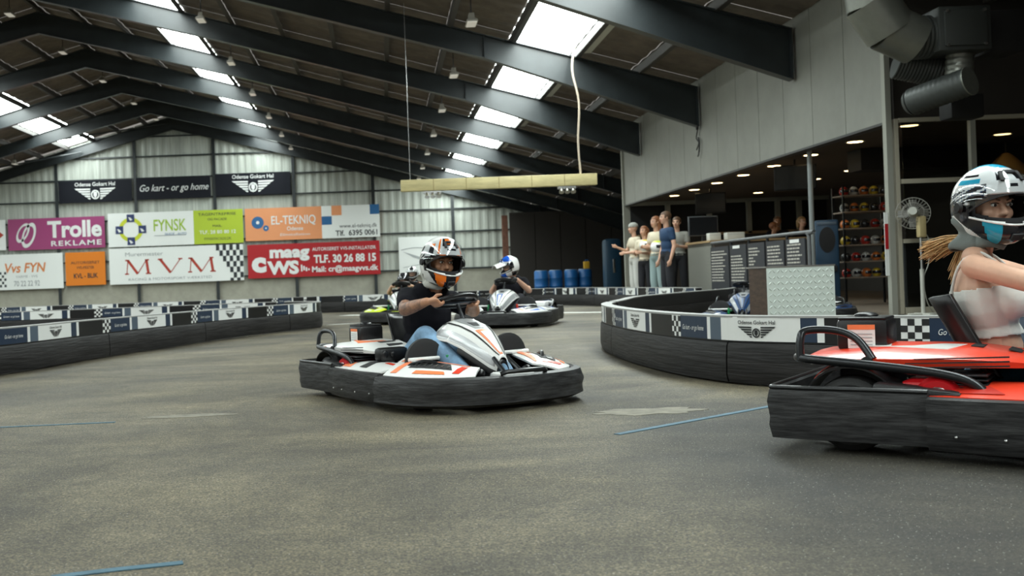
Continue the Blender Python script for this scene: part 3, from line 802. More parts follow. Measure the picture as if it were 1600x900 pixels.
bay_lamp(-17.6,49.4,'white box lamp on the left roof slope above the dark banners','box lamps on the left slope')

duct_m=mat('galvanised_duct',(0.20,0.205,0.18),0.35,0.6,noise=.15,nscale=3); duct_d=mat('grey_duct',(0.055,0.06,0.057),0.45,0.3)
def ribbed(m,p0,p1,r,pitch=0.03,dr=0.006,n=24):
    p0=Vector(p0);p1=Vector(p1);L=(p1-p0).length;k=max(2,int(L/pitch)); pts=[];rs=[]
    for i in range(k+1):
        for q,d in ((0,0),(0.25,dr),(0.5,dr),(0.75,0)):
            f=(i+q)/(k+1); pts.append(p0.lerp(p1,f)); rs.append(r+d)
    m.tube(pts,rs,n)
YD=12.3
t=thing('air_duct','grey ventilation duct with segmented elbow, box and capped round branch','duct',at(1492,50,YD))
def dl(x,y,Z=YD): return at(x,y,Z)-t.location
R=0.285
c=[(1354,-46),(1362,8),(1388,45),(1426,62)]
for i in range(3):
    m=M(); p=dl(*c[i]); q=dl(*c[i+1]); e=(q-p).normalized()
    m.tube([p-e*0.05,q+e*0.05],[R+0.012*(i%2),R+0.012*(i%2)],28); m.build('elbow_segment',duct_m,t)
m=M(); ribbed(m,dl(1420,60),dl(1452,58),R-0.035,0.05,0.01); m.build('flexible_collar',duct_d,t)
m=M(); bc=dl(1488,52); m.rbox(bc,(0.62,0.55,0.52),0.02); m.build('mixing_box',duct_d,t)
m=M(); m.rbox(bc+Vector((0,-0.285,0)),(0.5,0.03,0.42),0.01); pn=m.build('access_panel',duct_m if False else duct_d,t)
for x in (-.22,.22):
    for z in (-.20,.20):
        m=M(); m.cyl(bc+Vector((x,-0.295,z)),bc+Vector((x,-0.315,z)),0.018,n=8); m.build('bolt',steel,pn)
m=M(); m.rbox(dl(1555,55,YD+0.25),(0.42,0.5,0.5),0.02); m.build('side_box',matt_bl,t)
m=M(); ribbed(m,dl(1500,84),dl(1498,128),0.15,0.08,0.006); m.build('drop_pipe',duct_m,t)
m=M(); p=dl(1514,127,YD-0.35); q=dl(1424,160,YD+0.25); ribbed(m,p,q,0.165,0.06,0.004,28)
e=(q-p).normalized(); m.tube([q,q+e*0.05,q+e*0.09],[0.165,0.13,0.05],28); br=m.build('round_branch',duct_d,t)
m=M(); m.tube([p-e*0.015,p],0.172,28); m.build('end_cap',duct_m,br)
m=M(); p=dl(1400,97,YD+0.45); q=dl(1475,112,YD+0.35); ribbed(m,p,q,0.2,0.04,0.008,24); m.build('rear_flexible_duct',duct_d,t)
m=M(); m.rbox(at(1502,168,12.9),(0.42,0.3,0.30),0.03); o=m.build('loudspeaker',matt_bl); tag(o,'black box loudspeaker under the round duct end','loudspeaker')

# ================================================================ KARTS
def outline():
    half=[(0,-0.93),(0.30,-0.93),(0.57,-0.928),(0.617,-0.885),(0.62,-0.62),(0.63,-0.38),(0.655,-0.2),(0.665,0.05),(0.655,0.28),(0.645,0.45),(0.60,0.66),(0.48,0.82),(0.28,0.91),(0,0.94)]
    return half
def kart(label,loc,heading,col,accent,accent2,engine_col,fairing=None,scale=1.0,driver=True,detail=True,vis=True):
    """local axes: +Y forward, +X the driver's right"""
    fx,fy=heading; n=math.hypot(fx,fy); rz=math.atan2(-fx/n,fy/n)
    t=thing('go_kart',label,'go-kart',(loc[0],loc[1],0),rz,'rental go-karts')
    t.scale=(scale,)*3
    def B(name,m,mt,par=None,smooth=True,ang=40): return m.build(name,mt,par or t,smooth,ang)
    fairing=fairing or col
    # --- bumpers
    half=catmull([(x,y,0) for x,y in outline()],4)
    right=half; left=[Vector((-p.x,p.y,0)) for p in half]
    loop=right+left[::-1][1:-1]
    def sub(y0,y1,pts): return [p for p in pts if y0<=p.y<=y1]
    def bumper(name,pts,prof,close_top=True):
        m=M(); N=len(pts); rings=[]
        for i,p in enumerate(pts):
            tg=(pts[min(i+1,N-1)]-pts[max(i-1,0)]).normalized(); nn=Vector((tg.y,-tg.x,0))
            rings.append([p+nn*a+Vector((0,0,z)) for a,z in prof])
        m.loft(rings); return m
    rear=[p for p in left if p.y<=-0.36][::-1]+[p for p in right if p.y<=-0.36][1:]
    pr=[(-0.02,0.055),(0.0,0.05),(0.012,0.10),(0.008,0.13),(0.018,0.19),(0.008,0.235),(-0.012,0.242),(-0.022,0.235)]
    B('rear_bumper',bumper('r',rear,pr),black_pl)
    for pts in ([p for p in right if -0.40<=p.y<=0.34],[p for p in left if -0.40<=p.y<=0.34][::-1]):
        pr2=[(-0.02,0.05),(0.006,0.04),(0.026,0.07),(0.022,0.12),(0.030,0.16),(0.022,0.222),(-0.005,0.228),(-0.02,0.222)]
        B('side_bumper',bumper('s',pts,pr2),black_pl)
    front=[p for p in right if p.y>=0.30]+[p for p in left if p.y>=0.30][::-1][1:]
    pr3=[(-0.02,0.05),(0.01,0.035),(0.055,0.055),(0.050,0.10),(0.062,0.14),(0.040,0.205),(0.0,0.215),(-0.02,0.205)]
    B('front_bumper',bumper('f',front,pr3),black_pl)
    m=M(); tp=[p+Vector((0,0,0.244)) for p in rear]; m.tube(tp,0.009,8); B('rim_tube',m,smooth_bl)
    m=M(); m.tube([(-0.17,0.93,0.222),(-0.14,0.955,0.235),(0.14,0.955,0.235),(0.17,0.93,0.222)],0.014,8); B('front_hoop',m,smooth_bl)
    # bolts along lower edge
    if detail:
        for pts in (rear[::6],[p for p in right if -0.3<=p.y<=0.3][::3]):
            for p in pts:
                if abs(p.x)>.6 and p.y<-.8: continue
                m=M(); m.ell((p.x+math.copysign(.024,p.x)*(p.y>-.4),p.y-(.012 if p.y<-.8 else 0),0.095),(0.006,0.006,0.006),8,6); B('bolt',m,steel)
    # --- floor tray and frame
    m=M(); m.prism([(-.33,-.55),(.33,-.55),(.36,.35),(.26,.86),(-.26,.86),(-.36,.35)],0.055,0.065); B('floor_tray',m,matt_bl,None,False)
    for sx in (-1,1):
        m=M(); m.tube(catmull([(sx*.30,-.85,.10),(sx*.30,-.5,.08),(sx*.36,.1,.075),(sx*.30,.5,.08),(sx*.22,.88,.10)],5),0.016,8); B('frame_rail',m,darksteel)
    m=M(); m.tube([(-.50,-.64,.14),(.50,-.64,.14)],0.02,10); B('rear_axle',m,steel)
    # --- wheels
    for (x,y,r,wd,nm) in ((.445,-.66,.142,.19,'rear_wheel'),(-.445,-.66,.142,.19,'rear_wheel'),(.46,.50,.128,.12,'front_wheel'),(-.46,.50,.128,.12,'front_wheel')):
        m=M(); h=wd/2
        m.lathe([(r*.5,-h*.9),(r*.8,-h),(r*.96,-h*.8),(r,-h*.4),(r,h*.4),(r*.96,h*.8),(r*.8,h),(r*.5,h*.9)],(x,y,r-0.002),'x',28,0,True); wo=B(nm,m,rubber)
        m=M(); m.lathe([(0.02,-h*.5),(r*.45,-h*.55),(r*.53,-h*.85),(r*.53,h*.85),(r*.45,h*.55),(0.02,h*.5)],(x,y,r),'x',18,0,True); m.build('rim',steel,wo)
    # inner front discs with white tie rods
    for sx in (-1,1):
        m=M(); m.lathe([(0.01,-.02),(.10,-.022),(.128,-.012),(.128,.012),(.10,.022),(0.01,.02)],(0,0,0),'y',26,0,True)
        for i in range(len(m.v)):
            x,y,z=m.v[i]; m.v[i]=(x*1.12+sx*.33,y+.34,z*1.12+.285)
        d=B('brake_disc_guard',m,matt_bl)
        m=M(); m.tube([(sx*.17,.375,.300),(sx*.47,.375,.300)],0.013,8); B("tie_rod",m,white_pl)
        m=M(); m.tube([(sx*.20,.42,.10),(sx*.22,.42,.27),(sx*.16,.43,.28)],0.011,8); m.rbox((sx*.21,.425,.27),(.03,.03,.10),.008); B('pedal',m,green_p if sx>0 else red_pl)
        m=M(); m.tube(catmull([(sx*.47,.36,.20),(sx*.50,.43,.27),(sx*.45,.55,.30),(sx*.36,.66,.26)],5),0.012,8); B('steering_link',m,darksteel)
    # --- surfaces following the outline
    def shell(name,sx,y0,y1,inner,zi,zo,zmid,mt,nu=14,nv=6,inset=0.02):
        pts=[p for p in half if y0-1e-6<=p.y<=y1+1e-6]
        def fn(u,v):
            q=u*(len(pts)-1); i=min(int(q),len(pts)-2); p=pts[i].lerp(pts[i+1],q-i)
            xo,yo=p.x-inset,p.y-inset*(1 if y1>0.6 and p.y>.6 else 0)
            xi,yi=inner(u)
            x=xo+(xi-xo)*v; y=yo+(yi-yo)*v
            z=zo+(zi(u)-zo)*v+zmid*math.sin(v*PI)*math.sin(PI*min(1,max(0,u*.9+.05)))
            return (sx*x,y,z)
        m=M(); m.grid(fn,nu,nv,(0,0,0.012)); o=B(name,m,mt,None,True,50); return o,fn
    def decal(o,fn,uv,mt,name='stripe',off=0.004,nu=6,nv=2):
        (u0,v0),(u1,v1),(u2,v2),(u3,v3)=uv
        def g(a,b):
            ua=u0+(u1-u0)*a; va=v0+(v1-v0)*a; ub=u3+(u2-u3)*a; vb=v3+(v2-v3)*a
            p=fn(ua+(ub-ua)*b, va+(vb-va)*b); return (p[0],p[1],p[2]+off)
        m=M(); m.grid(g,nu,nv,(0,0,0.002)); m.build(name,mt,o,True,60)
    for sx in (-1,1):
        o,fn=shell('front_fairing',sx,0.30,0.90,lambda u:(0.40-0.20*u+0.0*u,0.20+0.56*u),lambda u:0.30-0.045*u,0.216,0.035,col)
        decal(o,fn,((.30,.30),(.78,.30),(.72,.62),(.36,.62)),matt_bl,'vent',0.004)
        for k in range(7):
            u=.36+.06*k; decal(o,fn,((u,.36),(u+.02,.36),(u+.02,.48),(u,.48)),steel,'vent_slat',0.008,1,1)
        decal(o,fn,((.05,.72),(.9,.76),(.9,.84),(.05,.90)),accent)
        decal(o,fn,((.10,.10),(.20,.10),(.26,.60),(.17,.60)),accent)
        decal(o,fn,((.80,.15),(.86,.15),(.90,.60),(.84,.60)),accent2)
        decal(o,fn,((.42,.10),(.74,.10),(.72,.20),(.44,.20)),accent)
        o,fn=shell('side_pod',sx,-0.40,0.32,lambda u:(0.36,-0.30+0.52*u),lambda u:0.265-0.01*u,0.230,0.022,col)
        decal(o,fn,((.55,.15),(.68,.15),(.55,.85),(.42,.85)),matt_bl,'stripe')
        decal(o,fn,((.05,.10),(.4,.10),(.2,.55),(.1,.5)),accent)
        decal(o,fn,((.72,.60),(.92,.60),(.92,.72),(.72,.72)),accent2)
        decal(o,fn,((.0,.02),(.18,.02),(.10,.60),(.0,.75)),matt_bl,'stripe')
    # --- rear fenders
    for sx in (-1,1):
        def fn(u,v):
            a=PI*(0.10+0.85*u); return (sx*(.345+.20*v), -.655-0.178*math.cos(a), .145+0.178*math.sin(a)*(1.0)+0.012*math.sin(v*PI))
        m=M(); m.grid(fn,14,4,(0,0,0.008)); o=B('rear_fender',m,smooth_bl,None,True,50)
        def fn2(u,v):
            p=fn(0.12+0.30*u,0.1+0.55*v); return (p[0],p[1],p[2]+0.006)
        m=M(); m.grid(fn2,6,3,(0,0,0.003)); m.build('stripe',accent if col is white_pl else col,o,True,50)
    # --- engine (driver's right) and cover
    e=M(); e.rbox((.42,-.36,.19),(.22,.26,.17),.03); e.cyl((.535,-.36,.215),(.56,-.36,.215),.078,.062,20); eo=B('engine',e,engine_col)
    for k in range(6):
        m=M(); m.rbox((.43,-.27+0.0*k,.215+.016*k),(.20,.13,.007),.003); m.build('cooling_fin',darksteel,eo)
    m=M(); m.cyl((.556,-.36,.215),(.572,-.36,.215),.045,.03,14); m.build('recoil_hub',steel,eo)
    m=M(); m.tube(catmull([(.46,-.24,.20),(.50,-.18,.24),(.46,-.12,.22)],5),.022,10); m.build('exhaust',steel,eo)
    m=M(); m.rbox((.56,-.42,.232),(.10,.30,.05),.02,rot=Matrix.Rotation(-.10,3,'X')); B('chain_guard',m,smooth_bl)
    m=M(); m.rbox((.30,-.62,.245),(.26,.20,.15),.03); B('rear_gearbox',m,matt_bl)
    # cover: long tapering shell
    rings=[]
    for y,x0,x1,zb,zt in ((-.84,.13,.46,.345,.355),(-.80,.10,.50,.325,.365),(-.55,.09,.50,.315,.388),(-.28,.10,.50,.32,.388),(-.12,.12,.47,.32,.366),(-.05,.14,.44,.32,.345)):
        rings.append([Vector(p) for p in ((x0,y,zb),(x1,y,zb),(x1+.005,y,zb+(zt-zb)*.45),(x1-.05,y,zt-.008),(x0+.05,y,zt+.002),(x0-.005,y,zb+(zt-zb)*.5))])
    m=M(); m.loft(rings); co=B('engine_cover',m,col,None,True,25)
    def slab(pts,mt,name='stripe',h=0.004): m=M(); m.add([Vector(p) for p in pts]+[Vector(p)-Vector((0,0,h)) for p in pts],[tuple(range(len(pts))),tuple(range(2*len(pts)-1,len(pts)-1,-1))]+[(i,(i+1)%len(pts),len(pts)+(i+1)%len(pts),len(pts)+i) for i in range(len(pts))]); m.build(name,mt,co,False)
    slab([(.16,-.60,.387),(.30,-.66,.384),(.44,-.34,.383),(.24,-.30,.388)],white_pl if col is red_pl else accent)
    for dy in (-.26,-.14):
        slab([(.20,dy-.02,.388-.10*max(0,dy+.25)),(.32,dy-.02,.388-.10*max(0,dy+.25)),(.32,dy+.02,.386-.16*max(0,dy+.27)),(.20,dy+.02,.386-.16*max(0,dy+.27))],matt_bl,'vent')
    for k in range(3):
        m=M(); z=.315+.016*k; m.add([(.512,-.50+.03*k,z),(.512,-.14,z+.012),(.512,-.14,z+.018),(.512,-.50+.03*k,z+.004)],[(0,1,2,3)]); m.build('stripe',matt_bl,co,False)
    m=M(); m.cyl((.505,-.60,.335),(.515,-.60,.335),.022,n=16); m.build('filler_plug',matt_bl,co)
    m=M(); m.add([(.508,-.80,.325),(.508,-.70,.325),(.508,-.69,.350),(.508,-.79,.350)],[(0,1,2,3)]); m.build('stripe',white_pl if col is not white_pl else accent,co,False)
    m=M(); m.rbox((.36,-.03,.315),(.22,.10,.09),.025); m.ell((.44,.022,.315),(.03,.012,.03),12,8); m.ell((.38,.026,.318),(.018,.01,.018),10,8); B('engine_front',m,smooth_bl)
    # airbox with label
    m=M(); m.rbox((.20,-.66,.425),(.19,.19,.125),.02); m.rbox((.20,-.66,.488),(.175,.175,.012),.005); m.ell((.20,-.66,.498),(.045,.045,.014),14,8); ab=B('airbox',m,smooth_bl)
    for ax in (0,1):
        P=[]
        for (u,z) in ((-.055,.372),(.045,.372),(.045,.465),(-.055,.465)):
            P.append((.298,-.655+u,z) if ax else (.20-.0+u,-.758,z))
        if ax==0: P=[(p[0]+.0,p[1],p[2]) for p in P]
        m=M(); m.add(P,[(0,1,2,3)]); lb=m.build('warning_label',print_w,ab,False)
        if not ax:
            pass
        Q=[]
        for (u,z) in ((-.055,.446),(.045,.446),(.045,.465),(-.055,.465)):
            Q.append((.2995,-.655+u,z) if ax else (.20+u,-.7595,z))
        m=M(); m.add(Q,[(0,1,2,3)],0)
        for k in range(4):
            z=.384+.014*k; Q=[(.2995,-.655+u,zz) if ax else (.20+u,-.7595,zz) for u,zz in ((-.045,z),(.035,z),(.035,z+.004),(-.045,z+.004))]
            m.add(Q,[(0,1,2,3)],1)
        m.build('label_print',[orange_pl,s_grey],ab,False)
    # guard tubes
    m=M(); m.tube(catmull([(.30,-.86,.33),(.42,-.87,.345),(.52,-.80,.345),(.545,-.55,.325),(.55,-.34,.30),(.55,-.24,.265),(.55,-.19,.20)],6),.017,12); B('guard_tube',m,darksteel)
    m=M(); m.tube(catmull([(.50,-.84,.34),(.49,-.84,.42),(.47,-.82,.452),(.46,-.72,.452),(.47,-.64,.42),(.50,-.58,.345)],6),.015,12); B('guard_loop',m,darksteel)
    # left side: rear tank cover
    m=M(); m.rbox((-.34,-.52,.27),(.26,.44,.12),.04); B('fuel_tank',m,col if col is white_pl else smooth_bl)
    m=M(); m.tube(catmull([(-.25,-.86,.33),(-.45,-.84,.34),(-.53,-.6,.32),(-.53,-.36,.22)],6),.015,10); B('guard_tube',m,darksteel)
    # --- seat bucket
    secs=[]
    def fn(u,v):
        a=(v-.5)*2
        prof=[(.10,.09),(-.05,.075),(-.22,.085),(-.34,.16),(-.42,.30),(-.49,.44),(-.55,.56)]
        q=u*(len(prof)-1); i=min(int(q),len(prof)-2); f=q-i
        y=prof[i][0]*(1-f)+prof[i+1][0]*f; z=prof[i][1]*(1-f)+prof[i+1][1]*f
        w_=.19+.01*math.sin(u*PI); side=abs(a)**3
        lift=.14*(1-u)*(.4+u*2.0)*side if u<.6 else .10*side
        return (w_*math.copysign(min(1,abs(a)**.8),a), y+.10+ (lift*.9 if u>.55 else 0), z+(lift if u<=.55 else lift*.15))
    m=M(); m.grid(fn,20,14,None)
    o=B('seat',m,smooth_bl,None,True,60); md=o.modifiers.new('s','SOLIDIFY'); md.thickness=0.018; md.offset=0
    # --- steering
    m=M(); m.tube([(0,.55,.14),(0,.25,.63)],.014,10); B('steering_column',m,darksteel)
    ax=Vector((0,-.34,.94)).normalized(); U=Vector((1,0,0)); V=ax.cross(U)
    C=Vector((0,.22,.65)); 
    P=[C+U*(.15*math.cos(2*PI*k/28))+V*(.125*(max(-.72,math.sin(2*PI*k/28)))) for k in range(28)]
    m=M(); m.tube(P,.016,10,closed=True); sw=B('steering_wheel',m,smooth_bl)
    R3=Matrix((U,V,ax)).transposed()
    m=M(); m.rbox(C-ax*.0,(.30,.07,.035),.012,rot=R3); m.rbox(C+ax*.012,(.12,.11,.03),.012,rot=R3); m.build('wheel_pad',smooth_bl,sw)
    m=M(); m.box(C-V*.0+ax*.03,(.05,.02,.002),rot=R3); m.build('wheel_mark',print_w,sw,False)
    # --- front nose shield (dome over the steering column)
    def fs(u,v):
        # u along from rear top to nose tip, v across
        prof=[(.25,.530,.20),(.32,.545,.205),(.42,.525,.19),(.52,.475,.155),(.61,.41,.115),(.69,.345,.075),(.73,.315,.05)]
        q=u*(len(prof)-1); i=min(int(q),len(prof)-2); f=q-i
        y,z,w_=[prof[i][k]*(1-f)+prof[i+1][k]*f for k in range(3)]
        a=(v-.5)*2; drop=.13*(abs(a)**2.4)*(1-.35*u)
        dish=-.022*math.exp(-((u-.30)/.16)**2)*math.exp(-(a/.5)**2)
        return (w_*1.10*a*(1-.06*abs(a)), y-.03*abs(a)**2*(1-u), z-drop+dish)
    m=M(); m.grid(fs,24,20,(0,0,.012)); sh=B('nose_shield',m,fairing,None,True,60)
    def d2(uv,mt,name='stripe',off=.005,nu=10,nv=3): decal(sh,fs,uv,mt,name,off,nu,nv)
    d2(((.16,.32),(.46,.40),(.46,.60),(.16,.68)),smooth_bl if False else silver_pl,'dished_panel',.004)
    d2(((.30,.42),(.40,.44),(.40,.56),(.30,.58)),matt_bl,'vent',.007)
    d2(((.50,.40),(.96,.44),(.96,.60),(.50,.66)),accent,'stripe',.004) if col is not red_pl else None
    d2(((.54,.44),(.92,.46),(.92,.56),(.54,.60)),fairing,'stripe',.007)
    d2(((.05,.20),(.96,.30),(.96,.335),(.05,.225)),matt_bl,'stripe',.004,18)
    d2(((.05,.775),(.96,.665),(.96,.70),(.05,.80)),matt_bl,'stripe',.004,18)
    d2(((.0,.0),(.95,.02),(.95,.16),(.0,.10)),silver_pl,'side_panel',.003,18)
    d2(((.0,.90),(.95,.84),(.95,.98),(.0,1.0)),silver_pl,'side_panel',.003,18)
    m=M(); m.grid(lambda u,v:(fs(.45+.55*u,v)[0]*1.0,fs(.45+.55*u,v)[1],fs(.45+.55*u,v)[2]-.03),8,8,(0,0,.02)); B('shield_lower_lip',m,smooth_bl,None,True,60)
    m=M(); m.rbox((0,.82,.195),(.24,.16,.05),.02); B('nose_block',m,col)
    for sx in (-1,1):
        m=M(); m.tube([(sx*.05,.70,.30),(sx*.07,.90,.17)],.014,8); B('nose_strut',m,darksteel)
    return t
K2L,K2H=(0.315,6.16),(0.50,-0.866)
K1L,K1H=(2.58,3.88),(0.80,-0.60)
K3L,K3H=(1.84,15.1),(-0.35,-0.94)
K4L,K4H=(0.32,17.6),(-0.12,-1.0)
k2=kart('white go-kart with orange stripes and silver nose shield, driven toward the camera in mid track',K2L,K2H,white_pl,orange_pl,red_pl,engine_red,scale=0.88)
k1=kart('red go-kart with black guard tubes, cut off by the right edge of the photo',K1L,K1H,red_pl,mat('dark_red_print',(0.45,0.02,0.01),0.35),white_pl,engine_red,scale=1.0)
k3=kart('white and blue go-kart behind the white one, in front of the barrels',K3L,K3H,white_pl,blue_pl,orange_pl,matt_bl)
k4=kart('lime green and white go-kart far back left of the front driver',K4L,K4H,lime_pl,white_pl,white_pl,matt_bl,fairing=white_pl)
K5L,K5H=(0.60,22.0),(-0.1,-1.0)
k5=kart('white go-kart farthest back, mostly hidden behind the front driver',K5L,K5H,white_pl,smooth_bl,print_w,matt_bl,detail=False)
for lab,x,y,h in (('dark parked go-kart with blue tank, left one of the pair behind the curved barrier',4.3,12.2,(-.4,-.92)),('dark parked go-kart, right one of the pair beside the checker plate box',5.55,13.4,(-.4,-.92))):
    kart(lab,(x,y),h,mat('dark_blue_bodywork',(0.01,0.04,0.12),0.4),smooth_bl,print_w,matt_bl,detail=False,scale=.8)

# ================================================================ PEOPLE
def capsule(m,p0,r0,p1,r1,n=12):
    p0=Vector(p0);p1=Vector(p1);d=(p1-p0)
    if d.length<1e-5: m.ell(p0,(r0,)*3,n,8); return
    d.normalize(); pts=[];rs=[]
    for a in (88,60,30,0): q=math.radians(a); pts.append(p0-d*r0*math.sin(q)); rs.append(max(1e-3,r0*math.cos(q)))
    for a in (0,30,60,88): q=math.radians(a); pts.append(p1+d*r1*math.sin(q)); rs.append(max(1e-3,r1*math.cos(q)))
    m.tube(pts,rs,n)
def blob(name,caps,vox,mt,parent=None,inflate=0.0,keep=None,solid=0.0,iters=3):
    m=M()
    for c in caps:
        if c[0]=='e':
            m.ell(c[1],tuple(r+inflate for r in c[2]),16,10,0,c[3] if len(c)>3 else None)
        else: capsule(m,c[0],c[1]+inflate,c[2],c[3]+inflate)
    me=bpy.data.meshes.new('tmp'); me.from_pydata(m.v,[],m.f)
    bm=bmesh.new(); bm.from_mesh(me); bmesh.ops.recalc_face_normals(bm,faces=bm.faces[:]); bm.to_mesh(me); bm.free()
    o=bpy.data.objects.new('tmp',me); COL.objects.link(o)
    r=o.modifiers.new('r','REMESH'); r.mode='VOXEL'; r.voxel_size=vox
    s=o.modifiers.new('s','SMOOTH'); s.iterations=iters; s.factor=0.5
    dg=bpy.context.evaluated_depsgraph_get(); out=bpy.data.meshes.new_from_object(o.evaluated_get(dg))
    bpy.data.objects.remove(o); bpy.data.meshes.remove(me)
    if keep:
        bm=bmesh.new(); bm.from_mesh(out)
        dl=[v for v in bm.verts if not keep(v.co)]
        bmesh.ops.delete(bm,geom=dl,context='VERTS'); bm.to_mesh(out); bm.free()
    out.name=name; out.materials.clear(); out.materials.append(mt)
    out.polygons.foreach_set('use_smooth',[True]*len(out.polygons)); out.polygons.foreach_set('material_index',[0]*len(out.polygons))
    ob=link(name,out,parent)
    if solid: q=ob.modifiers.new('solid','SOLIDIFY'); q.thickness=solid; q.offset=1
    return ob
def wheel_hand(caps,wrist,rim,out,ax,V,k=1.0):
    out=Vector(out);ax=Vector(ax);V=Vector(V);rim=Vector(rim);wrist=Vector(wrist)
    for i in range(4):
        o=rim+V*(0.030-0.020*i)*k; L=(1.0,1.08,1.0,0.85)[i]*k
        p0=o+out*.036*k-ax*.006; p1=o+out*.014*k-ax*.030*L; p2=o-out*.016*k-ax*.026*L; p3=o-out*.026*k+ax*.002
        caps += [(wrist,.017*k,p0,.0125*k),(p0,.0115*k,p1,.0105*k),(p1,.0105*k,p2,.0095*k),(p2,.0095*k,p3,.0085*k)]
    t0=rim+out*.030*k+ax*.014; t1=rim+out*.014*k+ax*.030+V*.018; t2=rim-out*.010*k+ax*.028+V*.034
    caps += [(wrist,.016*k,t0,.014*k),(t0,.013*k,t1,.0115*k),(t1,.0115*k,t2,.0095*k)]
def relaxed_hand(caps,wrist,d,side,k=1.0):
    d=Vector(d).normalized(); s=Vector(side).normalized(); n=d.cross(s)
    for i in range(4):
        b=Vector(wrist)+d*.085*k+s*(.03-.02*i)*k; L=(.9,1,.95,.75)[i]*k
        caps += [(wrist,.018*k,b,.0115*k),(b,.010*k,b+d*.035*L+n*.008,.009*k),(b+d*.035*L+n*.008,.009*k,b+d*.06*L+n*.026,.008*k)]
    t=Vector(wrist)+d*.03*k+s*.03*k; caps += [(wrist,.015*k,t,.012*k),(t,.012*k,t+d*.04*k+s*.02*k+n*.01,.009*k)]
def head_caps(H,R,k=1.0):
    P=lambda x,y,z:Vector(H)+R@Vector((x*k,y*k,z*k))
    S3=lambda a,b,c:(a*k,b*k,c*k)
    return [('e',P(0,-.01,.02),S3(.073,.092,.092),R),('e',P(0,.03,-.045),S3(.056,.060,.066),R),('e',P(0,.062,-.092),S3(.022,.020,.017),R),
        ('e',P(.035,.056,-.02),S3(.026,.026,.026),R),('e',P(-.035,.056,-.02),S3(.026,.026,.026),R),
        (P(-.034,.078,.030),.010*k,P(.034,.078,.030),.010*k),(P(0,.086,.012),.008*k,P(0,.106,-.020),.0125*k),
        (P(-.011,.094,-.024),.008*k,P(.011,.094,-.024),.008*k),
        (P(-.076,-.005,.012),.012*k,P(-.076,-.008,-.018),.010*k),(P(.076,-.005,.012),.012*k,P(.076,-.008,-.018),.010*k)]
def face(root,H,R,hair_m,k=1.0,beard=False):
    P=lambda x,y,z:Vector(H)+R@Vector((x*k,y*k,z*k))
    for sx in (-1,1):
        m=M(); m.ell(P(sx*.030,.081,.012),(.0125*k,.0095*k,.0075*k),12,8,0,R); e=m.build('eye',eye_w,root)
        m=M(); m.ell(P(sx*.030,.0885,.011),(.0062*k,.003*k,.0062*k),10,6,0,R); m.build('iris',eye_d,e)
        m=M(); m.tube([P(sx*.014,.092,.029),P(sx*.032,.092,.035),P(sx*.050,.079,.030)],[.0035*k,.004*k,.002*k],6); m.build('eyebrow',hair_m,root)
        m=M(); m.tube([P(sx*.017,.0905,.017),P(sx*.030,.092,.0205),P(sx*.044,.082,.016)],.0018*k,5); m.build('eyelash',eye_d,root)
    m=M(); m.tube([P(-.022,.082,-.052),P(-.008,.092,-.049),P(0,.093,-.051),P(.008,.092,-.049),P(.022,.082,-.052)],[.002*k,.006*k,.006*k,.006*k,.002*k],8)
    m.tube([P(-.018,.082,-.058),P(0,.092,-.061),P(.018,.082,-.058)],[.002*k,.0065*k,.002*k],8); m.build('lips',lip,root)

